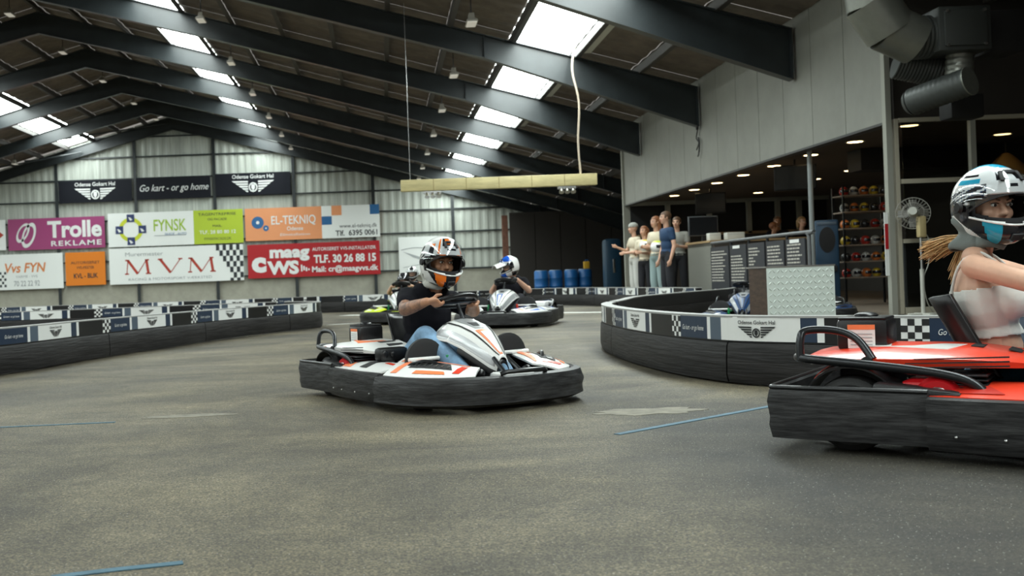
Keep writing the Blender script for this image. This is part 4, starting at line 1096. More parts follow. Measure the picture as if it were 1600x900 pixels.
def helmet(parent,H,R,scheme,visor_up=28,k=1.0,peak=False):
    """full-face helmet with an eye opening; H centre, R head rotation"""
    nu,nv=120,72
    def rad(lon,lat):
        cl,sl=math.cos(lat),math.sin(lat)
        ax,ay,az=.128,.155,.160
        x,y,z=cl*math.sin(lon),cl*math.cos(lon),sl
        r=1/math.sqrt((x/ax)**2+(y/ay)**2+(z/az)**2)
        r += .042*math.exp(-(lon/.62)**2)*math.exp(-((lat+.72)/.36)**2)      # chin bar
        r += .010*math.exp(-(lon/.5)**2)*math.exp(-((lat-.62)/.2)**2)        # brow vent
        r += .012*math.exp(-((abs(lon)-PI)/.6)**2)*math.exp(-((lat-.55)/.25)**2)
        return r
    def pt(lon,lat,off=0.0):
        r=rad(lon,lat)+off
        p=Vector((r*math.cos(lat)*math.sin(lon), r*math.cos(lat)*math.cos(lon), r*math.sin(lat)))
        zmin=-.160-.022*math.cos(lon)
        if p.z<zmin: p.z=zmin
        return Vector(H)+R@(p*k)
    def opening(lon,lat):
        a=abs(lon)
        top=.30-.10*(a/1.2)**2; bot=-.42+.12*(a/1.2)**2
        return a<1.22-1.6*max(0,abs(lat+.03)-.25)**1.0 and bot<lat<top
    lats=[-1.15+(PI/2+1.15)*j/nv for j in range(nv+1)]; lons=[-PI+2*PI*i/nu for i in range(nu)]
    m=M(); vs=[pt(lo,la) for la in lats for lo in lons]; W=nu; fs=[];mi=[]
    for j in range(nv):
        for i in range(nu):
            lo=-PI+2*PI*(i+.5)/nu; la=(lats[j]+lats[j+1])/2
            if opening(lo,la): continue
            i2=(i+1)%nu; fs.append((j*W+i,j*W+i2,(j+1)*W+i2,(j+1)*W+i)); mi.append(scheme(lo,la))
    m.v=[tuple(v) for v in vs]; m.f=fs; m.m=mi
    mats=[paint_w,paint_b,paint_t if scheme is not man_s else orange_h,orange_h if scheme is man_s else paint_n,paint_bl]
    o=m.build('helmet',mats,parent,True,60)
    q=o.modifiers.new('s','SOLIDIFY'); q.thickness=0.012*k; q.offset=-1
    # soft liner behind the opening edge
    m=M(); fs=[]; vs=[pt(lo,la,-.022) for la in lats for lo in lons]
    for j in range(nv):
        for i in range(nu):
            lo=-PI+2*PI*(i+.5)/nu; la=(lats[j]+lats[j+1])/2
            if opening(lo*1.16,la*1.12): continue
            i2=(i+1)%nu; fs.append((j*W+i,j*W+i2,(j+1)*W+i2,(j+1)*W+i))
    m.v=[tuple(v) for v in vs]; m.f=fs; m.m=[0]*len(fs); m.build('liner',liner,o,True,60)
    # white bead round the opening's lower edge
    m=M(); P=[]
    for i in range(31):
        a=-1.15+2.3*i/30; P.append(pt(a,-.42+.12*(a/1.2)**2-.02,.004))
    m.tube(P,.0045*k,6); m.build('opening_rim',paint_w,o)
    # visor turned up about the side pivots
    Rv=Matrix.Rotation(math.radians(visor_up),3,'X')
    def vf(u,v):
        lo=-1.28+2.56*u; la=-.42+.80*v
        r=rad(lo*.9,0)*0+.0
        x,y,z=math.cos(la)*math.sin(lo),math.cos(la)*math.cos(lo),math.sin(la)
        rr=1/math.sqrt((x/.142)**2+(y/.172)**2+(z/.155)**2)
        p=Rv@Vector((x*rr,y*rr,z*rr)); return Vector(H)+R@(p*k)
    m=M(); m.grid(vf,24,10); m.build('visor',visor,o,True,80)
    m=M(); m.tube([vf(i/24,0) for i in range(25)],.003*k,5); m.build('visor_edge',liner,o)
    for sx in (-1,1):
        m=M(); c=Vector(H)+R@Vector((sx*.136*k,.02*k,-.005)); c2=Vector(H)+R@Vector((sx*.148*k,.02*k,-.005)); m.cyl(c,c2,.022*k,.018*k,16); m.build('visor_pivot',matt_bl,o)
    # top and chin vents
    for (lo,la,w_,h_) in ((0,.86,.05,.018),(.28,.72,.018,.05),(-.28,.72,.018,.05),(0,-.66,.045,.03)):
        m=M(); c=pt(lo,la,.004); nrm=(c-Vector(H)).normalized(); 
        q=nrm.to_track_quat('Z','Y').to_matrix(); m.rbox(c,(w_*k,h_*k,.010*k),.004*k,rot=q); m.build('vent',matt_bl,o)
    if peak:
        m=M(); m.grid(lambda u,v:Vector(H)+R@(Vector(((u-.5)*.20*(1-.25*v),.10+.15*v,.095-.02*v-.05*(2*(u-.5))**2))*k),10,6,(0,0,.006)); m.build('peak',paint_w,o,True,60)
    return o
# colour schemes : 0 white 1 black 2 accent 3 accent-b 4 blue
def man_s(lo,la):
    a=abs(lo)
    if la<-.42:
        if .26-.10*(la+.9)<a<.66+.25*(la+.7) and la>-1.1: return 3
        if a<1.15-.9*(-la-.42): return 1
        if la<-.98: return 1
        if a>1.7 and math.sin(a*15+la*20)>.1 and la<-.6: return 1
        return 0
    if a<1.42 and la<.26 and a>.75: return 1
    if 1.42<a<2.1 and -.12<la<.42: return 1 if math.sin(a*17+la*26)>-.25 else 0
    if .26<la<.34 and .25<a<1.0: return 3 if a<.5 else 1
    if .36<la<1.3:
        if a<.26 and .74<la<1.12: return 3
        if a<.42 and .66<la<1.15: return 1
        if .5<a<.62 and la<1.1: return 3
        if .85<a<1.15 and la<.85: return 1 if la<.7 else 3
        if a<.22 and .46<la<.56: return 1
    if a>1.75 and .45<la<.70: return 1
    if a>2.2 and -.3<la<.1: return 1 if math.sin(la*40)>0 else 0
    return 0
def woman_s(lo,la):
    a=abs(lo)
    if la<-.42:
        if .30<a<.72+.25*(la+.7): return 2
    lowband=-.30-.62*max(0,1.9-a)+.05*(a-1.9)      # white sweep running from the back down to the chin
    if lowband-.30<la<lowband and a>.75:
        if 1.45<a<2.7 and lowband-.24<la<lowband-.08: return 1 if math.sin(a*19)>.05 else 0
        return 0
    if la<=lowband-.30: return 2 if (a>1.8 and la<-.95) else 1
    if la<-.42: return 1
    if .70<a<2.35 and la<.50-.18*(a-1.2):
        s_=math.sin((la+.38*(a-1.5))*30+math.sin(a*4)*.6)
        if la<.02: return 1
        return 1 if s_>-.25 else (3 if s_>-.6 else 0)
    if a>2.35 and la<.5: return 0 if a<2.7 else 1
    if la>1.12: return 2
    if .9<a<1.9 and .62<la<.78: return 2
    if 1.0<a<2.2 and .86<la<.93: return 1
    if a<.42 and .62<la<1.0: return 1 if a>.12 else 0
    if a<.10 and .42<la<.52: return 1
    return 0
def far_s(lo,la):
    a=abs(lo)
    if la>.62 and a<1.5: return 4
    if la<-.5 and a<.5: return 4
    if .9<a<1.6 and -.2<la<.5: return 1
    if a<1.3 and -.5<la<.45: return 1
    if a>1.2 and la<-.6: return 1
    return 0
def black_s(lo,la): return 1
def green_s(lo,la):
    a=abs(lo)
    if la<-.35 and a<1.3: return 1
    if a<.25 and la>.5: return 1
    return 0

def place(o,L,Hd,sc):
    n=math.hypot(*Hd); o.location=(L[0],L[1],0); o.rotation_euler=(0,0,math.atan2(-Hd[0]/n,Hd[1]/n)); o.scale=(sc,)*3
def driver(label,L,Hd,sc,skin_m,scheme,top_m,leg_m,head=(0,-.25,.88),yaw=0,pitch=0,hroll=0,hips=(0,-.24,.17),neck=(0,-.24,.68),
           vox=.0075,woman=False,gloves=None,k=1.0,tilt=0,hand_dz=(0,0),visor_up=28,peak=False,hair=brownhair,tank=False,scarf=None,detail=True,elbow=None,cs=1.0):
    hips=Vector(hips);neck=Vector(neck);head=Vector(head)
    sp=(neck-hips); ch=hips.lerp(neck,.66); be=hips.lerp(neck,.30)
    Rs=sp.to_track_quat('Z','Y').to_matrix()
    # keep x axis lateral
    zc=sp.normalized(); xc=Vector((1,0,0)); xc=(xc-zc*xc.dot(zc)).normalized(); yc=zc.cross(xc); Rs=Matrix((xc,yc,zc)).transposed()
    g=.88 if woman else 1.0
    torso=[('e',ch,(.160*g,.108,.165),Rs),('e',be,(.135*g,.100,.15),Rs),('e',hips+Vector((0,0,.02)),(.165,.125,.115),Rs)]
    if woman:
        torso += [('e',ch+Rs@Vector((sx*.062,.085,-.02)),(.060,.058,.062),Rs) for sx in (-1,1)]
    sh=[neck+Rs@Vector((sx*.175*g,0,-.055)) for sx in (-1,1)]
    torso.append((sh[0],.052*g,sh[1],.052*g)); torso.append((neck+Rs@Vector((-.07,0,-.02)),.055*g,neck+Rs@Vector((.07,0,-.02)),.055*g))
    ax=Vector((0,-.34,.94)).normalized(); U=Vector((1,0,0)); V=ax.cross(U); C=Vector((0,.22,.65))*cs
    ct,st=math.cos(tilt),math.sin(tilt)
    arms=[];up=[];hands=[];legs=[];shoes=[];fore=[]
    for i,sx in enumerate((-1,1)):
        rim=C+U*(sx*.15*ct)+V*(sx*.13*st); out=(rim-C).normalized()
        wr=rim+out*.055-V*.055+ax*.012
        if elbow: el=Vector((sx*elbow[0],elbow[1],elbow[2]))
        else: el=(sh[i]+wr)/2+Vector((sx*.09,0,-.06))
        au=.050*(.88 if woman else 1.05)
        up.append((sh[i],au*1.05,el,au*.80)); fore += [(el,au*.84,el.lerp(wr,.35),au*.80),(el.lerp(wr,.35),au*.80,wr,.027)]
        wheel_hand(hands,wr,rim,out,ax,V,1.0 if not woman else .92)
        hp=hips+Vector((sx*.09,.02,0)); kn=Vector((sx*.20,.16,.40)); an=Vector((sx*.14,.52,.17))
        legs += [(hp,.088,hp.lerp(kn,.5),.080),(hp.lerp(kn,.5),.080,kn,.058),(kn,.056,kn.lerp(an,.35),.054),(kn.lerp(an,.35),.054,an,.038)]
        shoes += [(an+Vector((0,-.02,-.05)),.040,an+Vector((sx*.02,.12,-.01)),.034),(an+Vector((sx*.02,.12,-.01)),.034,an+Vector((sx*.03,.17,.03)),.028)]
    Rh=(Matrix.Rotation(math.radians(yaw),3,'Z')@Matrix.Rotation(math.radians(pitch),3,'X')@Matrix.Rotation(math.radians(hroll),3,'Y'))
    nk=[(neck+Vector((0,0,-.02)),.058*g,head+Rh@Vector((0,-.02,-.09)),.052*g)]
    body=blob('person',torso+up+fore+hands+legs+nk+head_caps(head,Rh,k),vox,skin_m,None,iters=2)
    tag(body,label,'person','kart drivers'); place(body,L,Hd,sc)
    if detail: face(body,head,Rh,hair,k)
    # clothes
    if tank:
        lo=.40; hi=.60
        blob('tank_top',torso,vox,top_m,body,.013,lambda c:(c-hips).dot(zc)>sp.length*.37 and (c-hips).dot(zc)<sp.length*.74 and (abs((Rs.transposed()@(c-neck)).x)<.20),.003)
        for sx in (-1,1):
            m=M(); P=[neck+Rs@Vector(p) for p in ((sx*.09,.112,-.16),(sx*.10,.075,-.06),(sx*.10,.01,-.002),(sx*.10,-.058,-.05),(sx*.09,-.105,-.16))]
            m.tube(catmull(P,5),.006,8); m.build('shoulder_strap',top_m,body)
    else:
        def keep(c):
            q=Rs.transposed()@(c-neck)
            d=(c-hips).dot(zc)
            if q.z>.0 and math.hypot(q.x,q.y)<.072: return False
            if d<sp.length*.02: return False
            return True
        slv=[(a,r0,a.lerp(b,.55),r1*1.12) for a,r0,b,r1 in up]
        blob('t_shirt',torso+slv,vox*1.2,top_m,body,.012,keep,.004)
    pl=[('e',hips+Vector((0,0,.02)),(.165,.125,.115),Rs)]+legs
    blob('trousers',pl,vox*1.3,leg_m,body,.011,(lambda c:(c-hips).dot(zc)<sp.length*(.36 if tank else .25) or c.y>hips.y+.13),.004)
    blob('shoes',shoes,vox*1.3,smooth_bl,body,.004)
    if gloves: blob('gloves',hands,vox,gloves,body,.004)
    if scarf:
        m=M(); 
        def sf(u,v):
            a=2*PI*u; r=.074+.008*math.sin(3*a+v*5)+.010*math.sin(v*PI*3)+.012*(1-v); c=neck.lerp(head,.5)+Vector((0,-.012,-.075+.13*v))
            return c+Vector((r*math.cos(a),r*1.1*math.sin(a),.006*math.sin(4*a)))
        m.grid(sf,28,10,None); so=m.build('scarf',scarf,body,True,80); q=so.modifiers.new('s','SOLIDIFY'); q.thickness=.006
    helmet(body,head+Rh@Vector((0,.012,.012)),Rh,scheme,visor_up,k,peak)
    return body,head,Rh,sh
# front driver in the white kart
b2,H2,R2,s2=driver('man in black t-shirt, white orange and black helmet, steering the white kart',K2L,K2H,.936,skin_tan,man_s,blackcloth,jeans,
    head=(-.09,-.085,.855),yaw=-8,pitch=-4,hroll=-4,hips=(.0,-.24,.17),neck=(-.055,-.155,.68),vox=.0065,tilt=.25,visor_up=40,k=1.06,elbow=None,cs=.94,scarf=mat('pale_collar',(0.42,0.42,0.38),0.9))
b2.data.materials.append(tattoo)
for p_ in b2.data.polygons:
    c_=p_.center
    if c_.x>.14 and .46<c_.z<.66 and -.09<c_.y<.17: p_.material_index=1
# woman in the red kart
b1,H1,R1,s1=driver('woman in white tank top with blonde ponytail driving the red kart',K1L,K1H,1.0,skin_fair,woman_s,whitecloth,jeans_d,
    head=(.0,-.245,.905),yaw=-50,pitch=-3,hroll=0,hips=(0,-.22,.20),neck=(0,-.29,.735),vox=.0065,woman=True,tank=True,scarf=greycloth,visor_up=38,hair=brownhair,elbow=(.26,.0,.58),k=1.0)
# ponytail
random.seed(3)
m=M(); base=H1+R1@Vector((0,-.10,-.115))
for i in range(190):
    a=random.gauss(0,.5); b=random.gauss(0,.5); low=i>150
    L_=random.uniform(.11,.20) if not low else random.uniform(.05,.09); dn=random.uniform(.03,.075) if not low else random.uniform(.13,.19)
    wv=.010*math.sin(i*1.7)
    P=[base+Vector((.020*a,.02,.020*b)),base+Vector((.026*a,-.25*L_,.022*b-.010)),base+Vector((.024*a,-.60*L_,-.45*dn+.020*b+wv)),base+Vector((.030*a+wv,-L_,-dn+.028*b))]
    P=catmull(P,6); m.tube(P,[.0042*(1-.9*(j_/(len(P)-1))**2)+.0004 for j_ in range(len(P))],4)
o=m.build('ponytail',blonde,b1,True,80); o['kind']='stuff'
# third driver, looking to his right, gloved hands
driver('man in black t-shirt with white and blue peaked helmet in the far white kart',K3L,K3H,1.0,skin_fair,far_s,blackcloth,darkpants,
    head=(.0,-.12,.86),yaw=-48,pitch=-12,hips=(0,-.2,.18),neck=(.0,-.22,.69),vox=.011,gloves=matt_bl,tilt=-.5,visor_up=35,peak=True,elbow=(.28,-.08,.50))
driver('person in dark shirt with white helmet partly hidden behind the front driver',K5L,K5H,1.0,skin_fair,green_s,whitecloth if False else blackcloth,darkpants,
    head=(.0,-.17,.86),yaw=0,pitch=-5,hips=(0,-.2,.18),neck=(.0,-.22,.69),vox=.014,visor_up=20,detail=False)

driver('small driver with plain black helmet in the lime green kart',K4L,K4H,.88,skin_fair,black_s,blackcloth,darkpants,
    head=(.0,-.17,.80),yaw=0,pitch=-5,hips=(0,-.2,.15),neck=(.0,-.22,.63),vox=.014,visor_up=20,detail=False,cs=1.10)

# ---- standing people
def stander(label,x,y,face_deg,hgt,skin_m,hair_m,top_m,leg_m,arms='down',hairlen=0.0,cap=None,z0=0.0,top_low=.98,extra=None,sleeve=.5,skirt=None,vox=.014,group='people by the counter'):
    k=hgt/1.76
    P=lambda a,b,c:Vector((a*k,b*k,c*k))
    hp=[P(sx*.09,0,.93) for sx in (-1,1)]; kn=[P(sx*.11,.02,.50) for sx in (-1,1)]; an=[P(sx*.12,-.02,.08) for sx in (-1,1)]
    torso=[('e',P(0,0,.98),(.155*k,.115*k,.12*k)),('e',P(0,0,1.14),(.135*k,.10*k,.15*k)),('e',P(0,0,1.31),(.165*k,.11*k,.15*k)),(P(-.165,0,1.40),.052*k,P(.165,0,1.40),.052*k)]
    nk=[(P(0,0,1.40),.055*k,P(0,.02,1.56),.050*k)]
    H=P(0,.03,1.645); R=Matrix.Identity(3)
    sh=[P(sx*.175,0,1.40) for sx in (-1,1)]
    if arms=='down': el=[P(sx*.24,-.02,1.12) for sx in (-1,1)]; wr=[P(sx*.24,.06,.88) for sx in (-1,1)]
    elif arms=='front': el=[P(sx*.23,.04,1.14) for sx in (-1,1)]; wr=[P(sx*.10,.25,1.16) for sx in (-1,1)]
    elif arms=='point': el=[P(-.23,.04,1.14),P(.27,.06,1.16)]; wr=[P(-.10,.25,1.12),P(.22,.30,1.25)]
    elif arms=='one': el=[P(-.24,-.02,1.12),P(.24,.02,1.13)]; wr=[P(-.24,.05,.88),P(.12,.24,1.12)]
    up=[];fo=[];ha=[];lg=[];sho=[]
    for i,sx in enumerate((-1,1)):
        up.append((sh[i],.050*k,el[i],.040*k)); fo.append((el[i],.041*k,wr[i],.028*k))
        relaxed_hand(ha,wr[i],wr[i]-el[i],(0,1,0) if arms=='down' else (0,0,1),k)
        lg += [(hp[i],.085*k,kn[i],.058*k),(kn[i],.058*k,an[i],.040*k)]
        sho += [(an[i]+P(0,-.03,-.03),.042*k,an[i]+P(0,.14,-.045),.034*k)]
    b=blob('person',torso+nk+head_caps(H,R,k)+up+fo+ha+lg+[(a,.03,a+P(0,.08,-.05),.025) for a in an],vox,skin_m,None,iters=2)
    tag(b,label,'person',group); b.location=(x,y,z0); b.rotation_euler=(0,0,math.radians(face_deg))
    face(b,H,R,hair_m,k)
    slv=[(a,r0,a.lerp(c,sleeve),r1*1.1) for a,r0,c,r1 in up]
    blob('shirt',torso+slv,vox,top_m,b,.012*k,lambda c:c.z>top_low*k and not (c.z>1.47*k and math.hypot(c.x,c.y)<.07*k),.004)
    blob('trousers',[torso[0]]+lg,vox,leg_m,b,.012*k,lambda c:c.z<1.05*k and c.z>.09*k,.004)
    blob('shoes',sho,vox,smooth_bl,b)
    if hairlen>=0:
        hc=[('e',H+P(0,-.02,.035),(.086*k,.104*k,.092*k))]
        if hairlen>0.05: hc += [(H+P(sx*.055,-.05,.02),.05*k,H+P(sx*.06,-.06,-hairlen),.035*k) for sx in (-1,1)]+[(H+P(0,-.07,0),.06*k,H+P(0,-.09,-hairlen),.04*k)]
        blob('hair',hc,vox,hair_m,b,0,lambda c:not(c.y>(H.y+.045*k) and c.z<H.z+.055*k))
    if cap: blob('beanie',[('e',H+P(0,-.01,.05),(.092*k,.11*k,.085*k))],vox,cap,b,0,lambda c:c.z>H.z+.03*k)
    return b
PY=21.0
g=lambda x,Y:at(x,440,Y).x
shirt_navy=mat('navy_polo',(0.012,0.04,0.10),0.8); shirt_cream=mat('cream_shirt',(0.62,0.55,0.42),0.8); shirt_grey=mat('grey_shirt',(0.30,0.30,0.27),0.8)
pale_blue=mat('pale_blue_trousers',(0.32,0.42,0.42),0.85); redhair=mat('auburn_hair',(0.22,0.08,0.03),0.6); hairf=mat('dark_blond_hair',(0.28,0.17,0.07),0.6); grey_hat=mat('grey_beanie',(0.36,0.36,0.33),0.9)
white_p=mat('white_trousers',(0.6,0.6,0.57),0.85)
st=[('man in navy polo shirt standing nearest the grey counter, arm hanging',1045,20.3,100,1.90,skin_fair,brownhair,shirt_navy,darkpants,'down',0.0,None),
    ('woman with long auburn hair in pale blue trousers beside the man in navy',1029,21.2,115,1.86,skin_fair,redhair,shirt_cream,pale_blue,'front',.18,None),
    ('person with auburn hair holding a white helmet, in black trousers',1010,21.9,130,1.70,skin_fair,redhair,shirt_cream,darkpants,'front',.14,None),
    ('person in grey beanie and cream top reaching out to the left',994,22.5,100,1.80,skin_fair,brownhair,shirt_cream,white_p,'point',-1,grey_hat),
    ('person in grey shirt half hidden behind the man in navy',1061,21.75,150,1.86,skin_fair,brownhair,shirt_grey,darkpants,'front',0.0,None)]
for (lab,x,Y,fd,h,sk,hm,tm,lm,ar,hl,cp) in st:
    stander(lab,g(x,Y),Y,fd,h,sk,hm,tm,lm,ar,hl,cp)
# things they hold
def held_helmet(label,p,acc,s=1.0):
    o=M(); 
    t=thing('crash_helmet',label,'helmet',p,0.6,'helmets held by the people')
    def fn(u,v):
        a=2*PI*u; b_=-.9+v*(PI/2+.9-.02); return (.125*math.cos(b_)*math.cos(a),.15*math.cos(b_)*math.sin(a),.13*math.sin(b_)+.11)
    m=M(); m.grid(fn,20,12); sh_=m.build('shell',paint_w,t,True,60)
    m=M(); m.grid(lambda u,v:tuple(Vector((0,0,.11))+Vector((.128*math.cos(-.2+.5*v)*math.sin(-1.1+2.2*u),-.154*math.cos(-.2+.5*v)*math.cos(-1.1+2.2*u),.132*math.sin(-.2+.5*v)))),12,4); m.build('visor',paint_b,t,True,60)
    m=M(); m.grid(lambda u,v:tuple(Vector((0,0,.11))+Vector((.127*math.cos(.75+.5*v)*math.sin(2*PI*u),-.153*math.cos(.75+.5*v)*math.cos(2*PI*u),.132*math.sin(.75+.5*v)))),20,4); m.build('stripe',acc,t,True,60)
q=at(1027,385,20.85); held_helmet('white crash helmet with green stripe held by the auburn haired woman',(q.x,20.85,q.z-.12),lime_pl)
q=at(1009,383,21.6); held_helmet('white crash helmet with yellow stripe held in front of the cream shirt',(q.x,21.58,q.z-.12),mat('helmet_yellow',(0.7,0.5,0.02),0.3))

# ================================================================ PIT AND CAFE FURNITURE
# checker plate box
alu=mat('checker_plate',(0.62,0.68,0.64),0.42,0.1)
t=thing('checker_plate_box','tall box with bright checker plate front and brown wooden side behind the curved barrier','box',(3.74,10.0,0))
m=M(); m.box((.33,.275,.35),(.64,.50,.70)); m.build('wooden_body',mat('brown_plywood',(0.075,0.045,0.03),0.6,noise=.5,nscale=6,stretch=(1,1,4)),t,False)
m=M(); m.box((.33,.01,.3575),(.66,.012,.715))
pl=m.build('front_plate',alu,t,False)
m=M()
for j in range(12):
    for i in range(16):
        x=.03+.04*i; z=.03+.058*j; a=PI/4 if (i+j)%2 else -PI/4
        d=Vector((math.cos(a),0,math.sin(a)))*.022; n_=Vector((-math.sin(a),0,math.cos(a)))*.007; c=Vector((x,0.003,z)); tp=Vector((0,-.005,0))
        m.add([c-d,c+n_,c+d,c-n_,c-d*.6+tp,c+n_*.5+tp,c+d*.6+tp,c-n_*.5+tp],[(0,1,5,4),(1,2,6,5),(2,3,7,6),(3,0,4,7),(4,5,6,7)])
o=m.build('raised_tread',alu,pl,False); o['kind']='stuff'
m=M(); m.box((.33,.27,.712),(.68,.54,.014)); m.build('lid',steel,t,False)
# counter
t=thing('reception_counter','grey reception counter with tan worktop beside the standing people','counter',(6.24,19.5,0.04))
m=M(); m.box((.98,.78,.60),(1.92,1.5,1.20)); m.build('body',mat('grey_laminate',(0.20,0.20,0.175),0.5),t,False)
m=M(); m.box((.98,.025,.60),(1.92,.02,1.20)); m.build('front_panel',mat('brown_laminate',(0.06,0.05,0.042),0.6),t,False)
m=M(); m.box((.98,.78,1.215),(2.0,1.6,.04)); m.build('worktop',mat('tan_worktop',(0.36,0.24,0.12),0.5),t,False)
def simple(name,label,cat_,c,d,mt,grp=None,r=0.01,extra=None):
    t=thing(name,label,cat_,(c[0],c[1],c[2]),0,grp); m=M(); m.rbox((0,0,d[2]/2),d,r); m.build('body',mt,t)
    if extra: extra(t)
    return t
def screen(t,w_,h_,z,y):
    m=M(); m.box((0,y,z),(w_,.004,h_)); m.build('screen',mat('dark_screen',(0.012,0.013,0.015),0.15),t,False)
t=thing('monitor','dark grey monitor on the reception counter','monitor',(6.5,20.75,1.275)); m=M(); m.rbox((0,0,.33),(.60,.05,.40),.012); m.build('housing',mat('monitor_grey',(0.07,0.075,0.08),0.5),t); screen(t,.56,.36,.33,-.028)
m=M(); m.box((0,0,.07),(.06,.04,.13)); m.box((0,0,.006),(.25,.18,.012)); m.build('foot',matt_bl,t,False)
for lab,x,w_,h_ in (('white paper box on the counter, left of the two',6.45,.22,.15),('long white paper box on the counter, right of the two',6.85,.34,.15)):
    simple('paper_box',lab,'box',(x,19.95,1.275),(w_,.2,h_),mat('white_card',(0.6,0.6,0.55),0.7),None,.006,lambda t,w_=w_,h_=h_:(lambda m:m.build('lid_seam',s_grey,t,False))(M().box((0,-.101,h_*.75),(w_*.98,.002,.006))))
# railing with notice boards
t=thing('notice_railing','grey tube railing carrying black notice boards with white text lines','railing',(6.07,14.6,0.0))
m=M(); m.tube(catmull([(0,-.02,.02),(0,-.02,1.08),(0,.03,1.17),(0,.15,1.20),(0,4.3,1.20)],6),.028,10); m.build('top_rail',mat('painted_rail',(0.12,0.125,0.13),0.4),t)
m=M(); m.tube([(0,0,.30),(0,4.3,.30)],.02,8); m.build('lower_rail',darksteel,t)
m=M(); m.tube([(0,4.3,1.2),(.0,3.6,.62)],.02,8); m.build('brace',darksteel,t)
dz=[0,.77,1.56,2.38,3.25,4.3]
for i in range(5):
    y0,y1=dz[i]+.04,dz[i+1]-.04
    if i: 
        m=M(); m.tube([(0,dz[i],.02),(0,dz[i],1.19)],.024,8); m.build('post',darksteel,t)
    m=M(); m.box((-.03,(y0+y1)/2,.66),(.02,y1-y0,.92)); bd=m.build('notice_board',print_char,t,False)
    m=M(); random.seed(40+i)
    W_=y1-y0
    for k in range(14):
        if i==3 and k in (0,1): continue
        if i==2 and k>9 and k!=12: continue
        ln=W_*random.uniform(.62,.86) if i!=2 else W_*random.uniform(.25,.7)
        z=1.02-.052*k; ys=y1-.05
        if i in(3,4) and k>10: continue
        # letters broken up into word dashes
        y=ys; 
        while y>ys-ln:
            q=min(random.uniform(.04,.12),y-(ys-ln)+.001); m.add([(-.0415,y,z),(-.0415,y-q,z),(-.0415,y-q,z+.024),(-.0415,y,z+.024)],[(0,1,2,3)]); y-=q+.018
    o=m.build('printed_lines',mat('notice_text',(0.45,0.43,0.38),0.6),bd,False); o['kind']='stuff'
    m=M()
    if i in (0,3): m.box((-.041,y1-.32,1.085),(.002,.34,.05)); m.build('printed_heading',print_w,bd,False)
    if i>=3:
        for c in ((.2,.28),) if i==4 else ((.22,.28),(.55,.28)):
            m=M(); m.lathe([(0.0,-.0415),(.085,-.0415)],(0,y1-c[0],c[1]),'x',18); m.build('printed_circle',print_w,bd,False)
# posts inside and hanging screens
m=M(); m.cyl((7.05,16.8,0.04),(7.05,16.8,2.67),.04,.04,14); m.box((7.05,16.8,.05),(.18,.18,.02)); o=m.build('steel_post',mat('grey_blue_post',(0.25,0.27,0.27),0.4)); tag(o,'round grey steel post between the notice railing and the blue kiosk','post')
def tv(label,x,y,Z,w_,h_,rz):
    p=at(x,y,Z); t=thing('hanging_screen',label,'television',(p.x,Z,2.66),rz,'screens hanging from the cafe ceiling')
    m=M(); m.rbox((0,0,-.10-h_/2),(w_,.06,h_),.01,rot=Matrix.Rotation(.15,3,'X')); m.build('housing',smooth_bl,t)
    m=M(); m.box((0,-.036,-.10-h_/2),(w_*.94,.004,h_*.9),rot=Matrix.Rotation(.15,3,'X')); m.build('screen',mat('dark_screen',(0.012,0.013,0.015),0.15),t,False)
    m=M(); m.tube([(0,.02,0),(0,.02,-.15)],.02,8); m.build('bracket',darksteel,t)
tv('large dark screen hanging beside the steel post','1' and 1242,262,18.6,.72,.46,-.3)
tv('dark screen hanging nearer the far end of the cafe ceiling',1110,310,24.5,.7,.50,-.3)
m=M(); m.box((9.6,17.6,2.49),(2.9,.5,.36)); tag(m.build('ceiling_duct',matt_bl,None,False),'black rectangular duct under the cafe ceiling above the helmet shelves','duct')
# kiosk
t=thing('blue_kiosk','dark blue upright machine with dark oval window by the steel post','machine',(7.45,17.2,0.04),-.35)
kb=mat('kiosk_blue',(0.012,0.045,0.09),0.45)
m=M(); m.rbox((0,0,.72),(.36,.42,1.42),.03); m.build('cabinet',kb,t)
m=M(); m.lathe([(0,-.0),(.12,0),(.125,-.01),(0,-.012)],(0,0,0),'y',20); 
m.v=[(x,y-.212,1.1+z*1.7) for x,y,z in m.v]; m.build('window',smooth_bl,t)
m=M(); m.rbox((0,-.23,.62),(.28,.06,.10),.01); m.build('tray',matt_bl,t)
m=M(); m.rbox((0,-.216,1.37),(.30,.01,.05),.003); m.build('top_strip',print_slate,t)
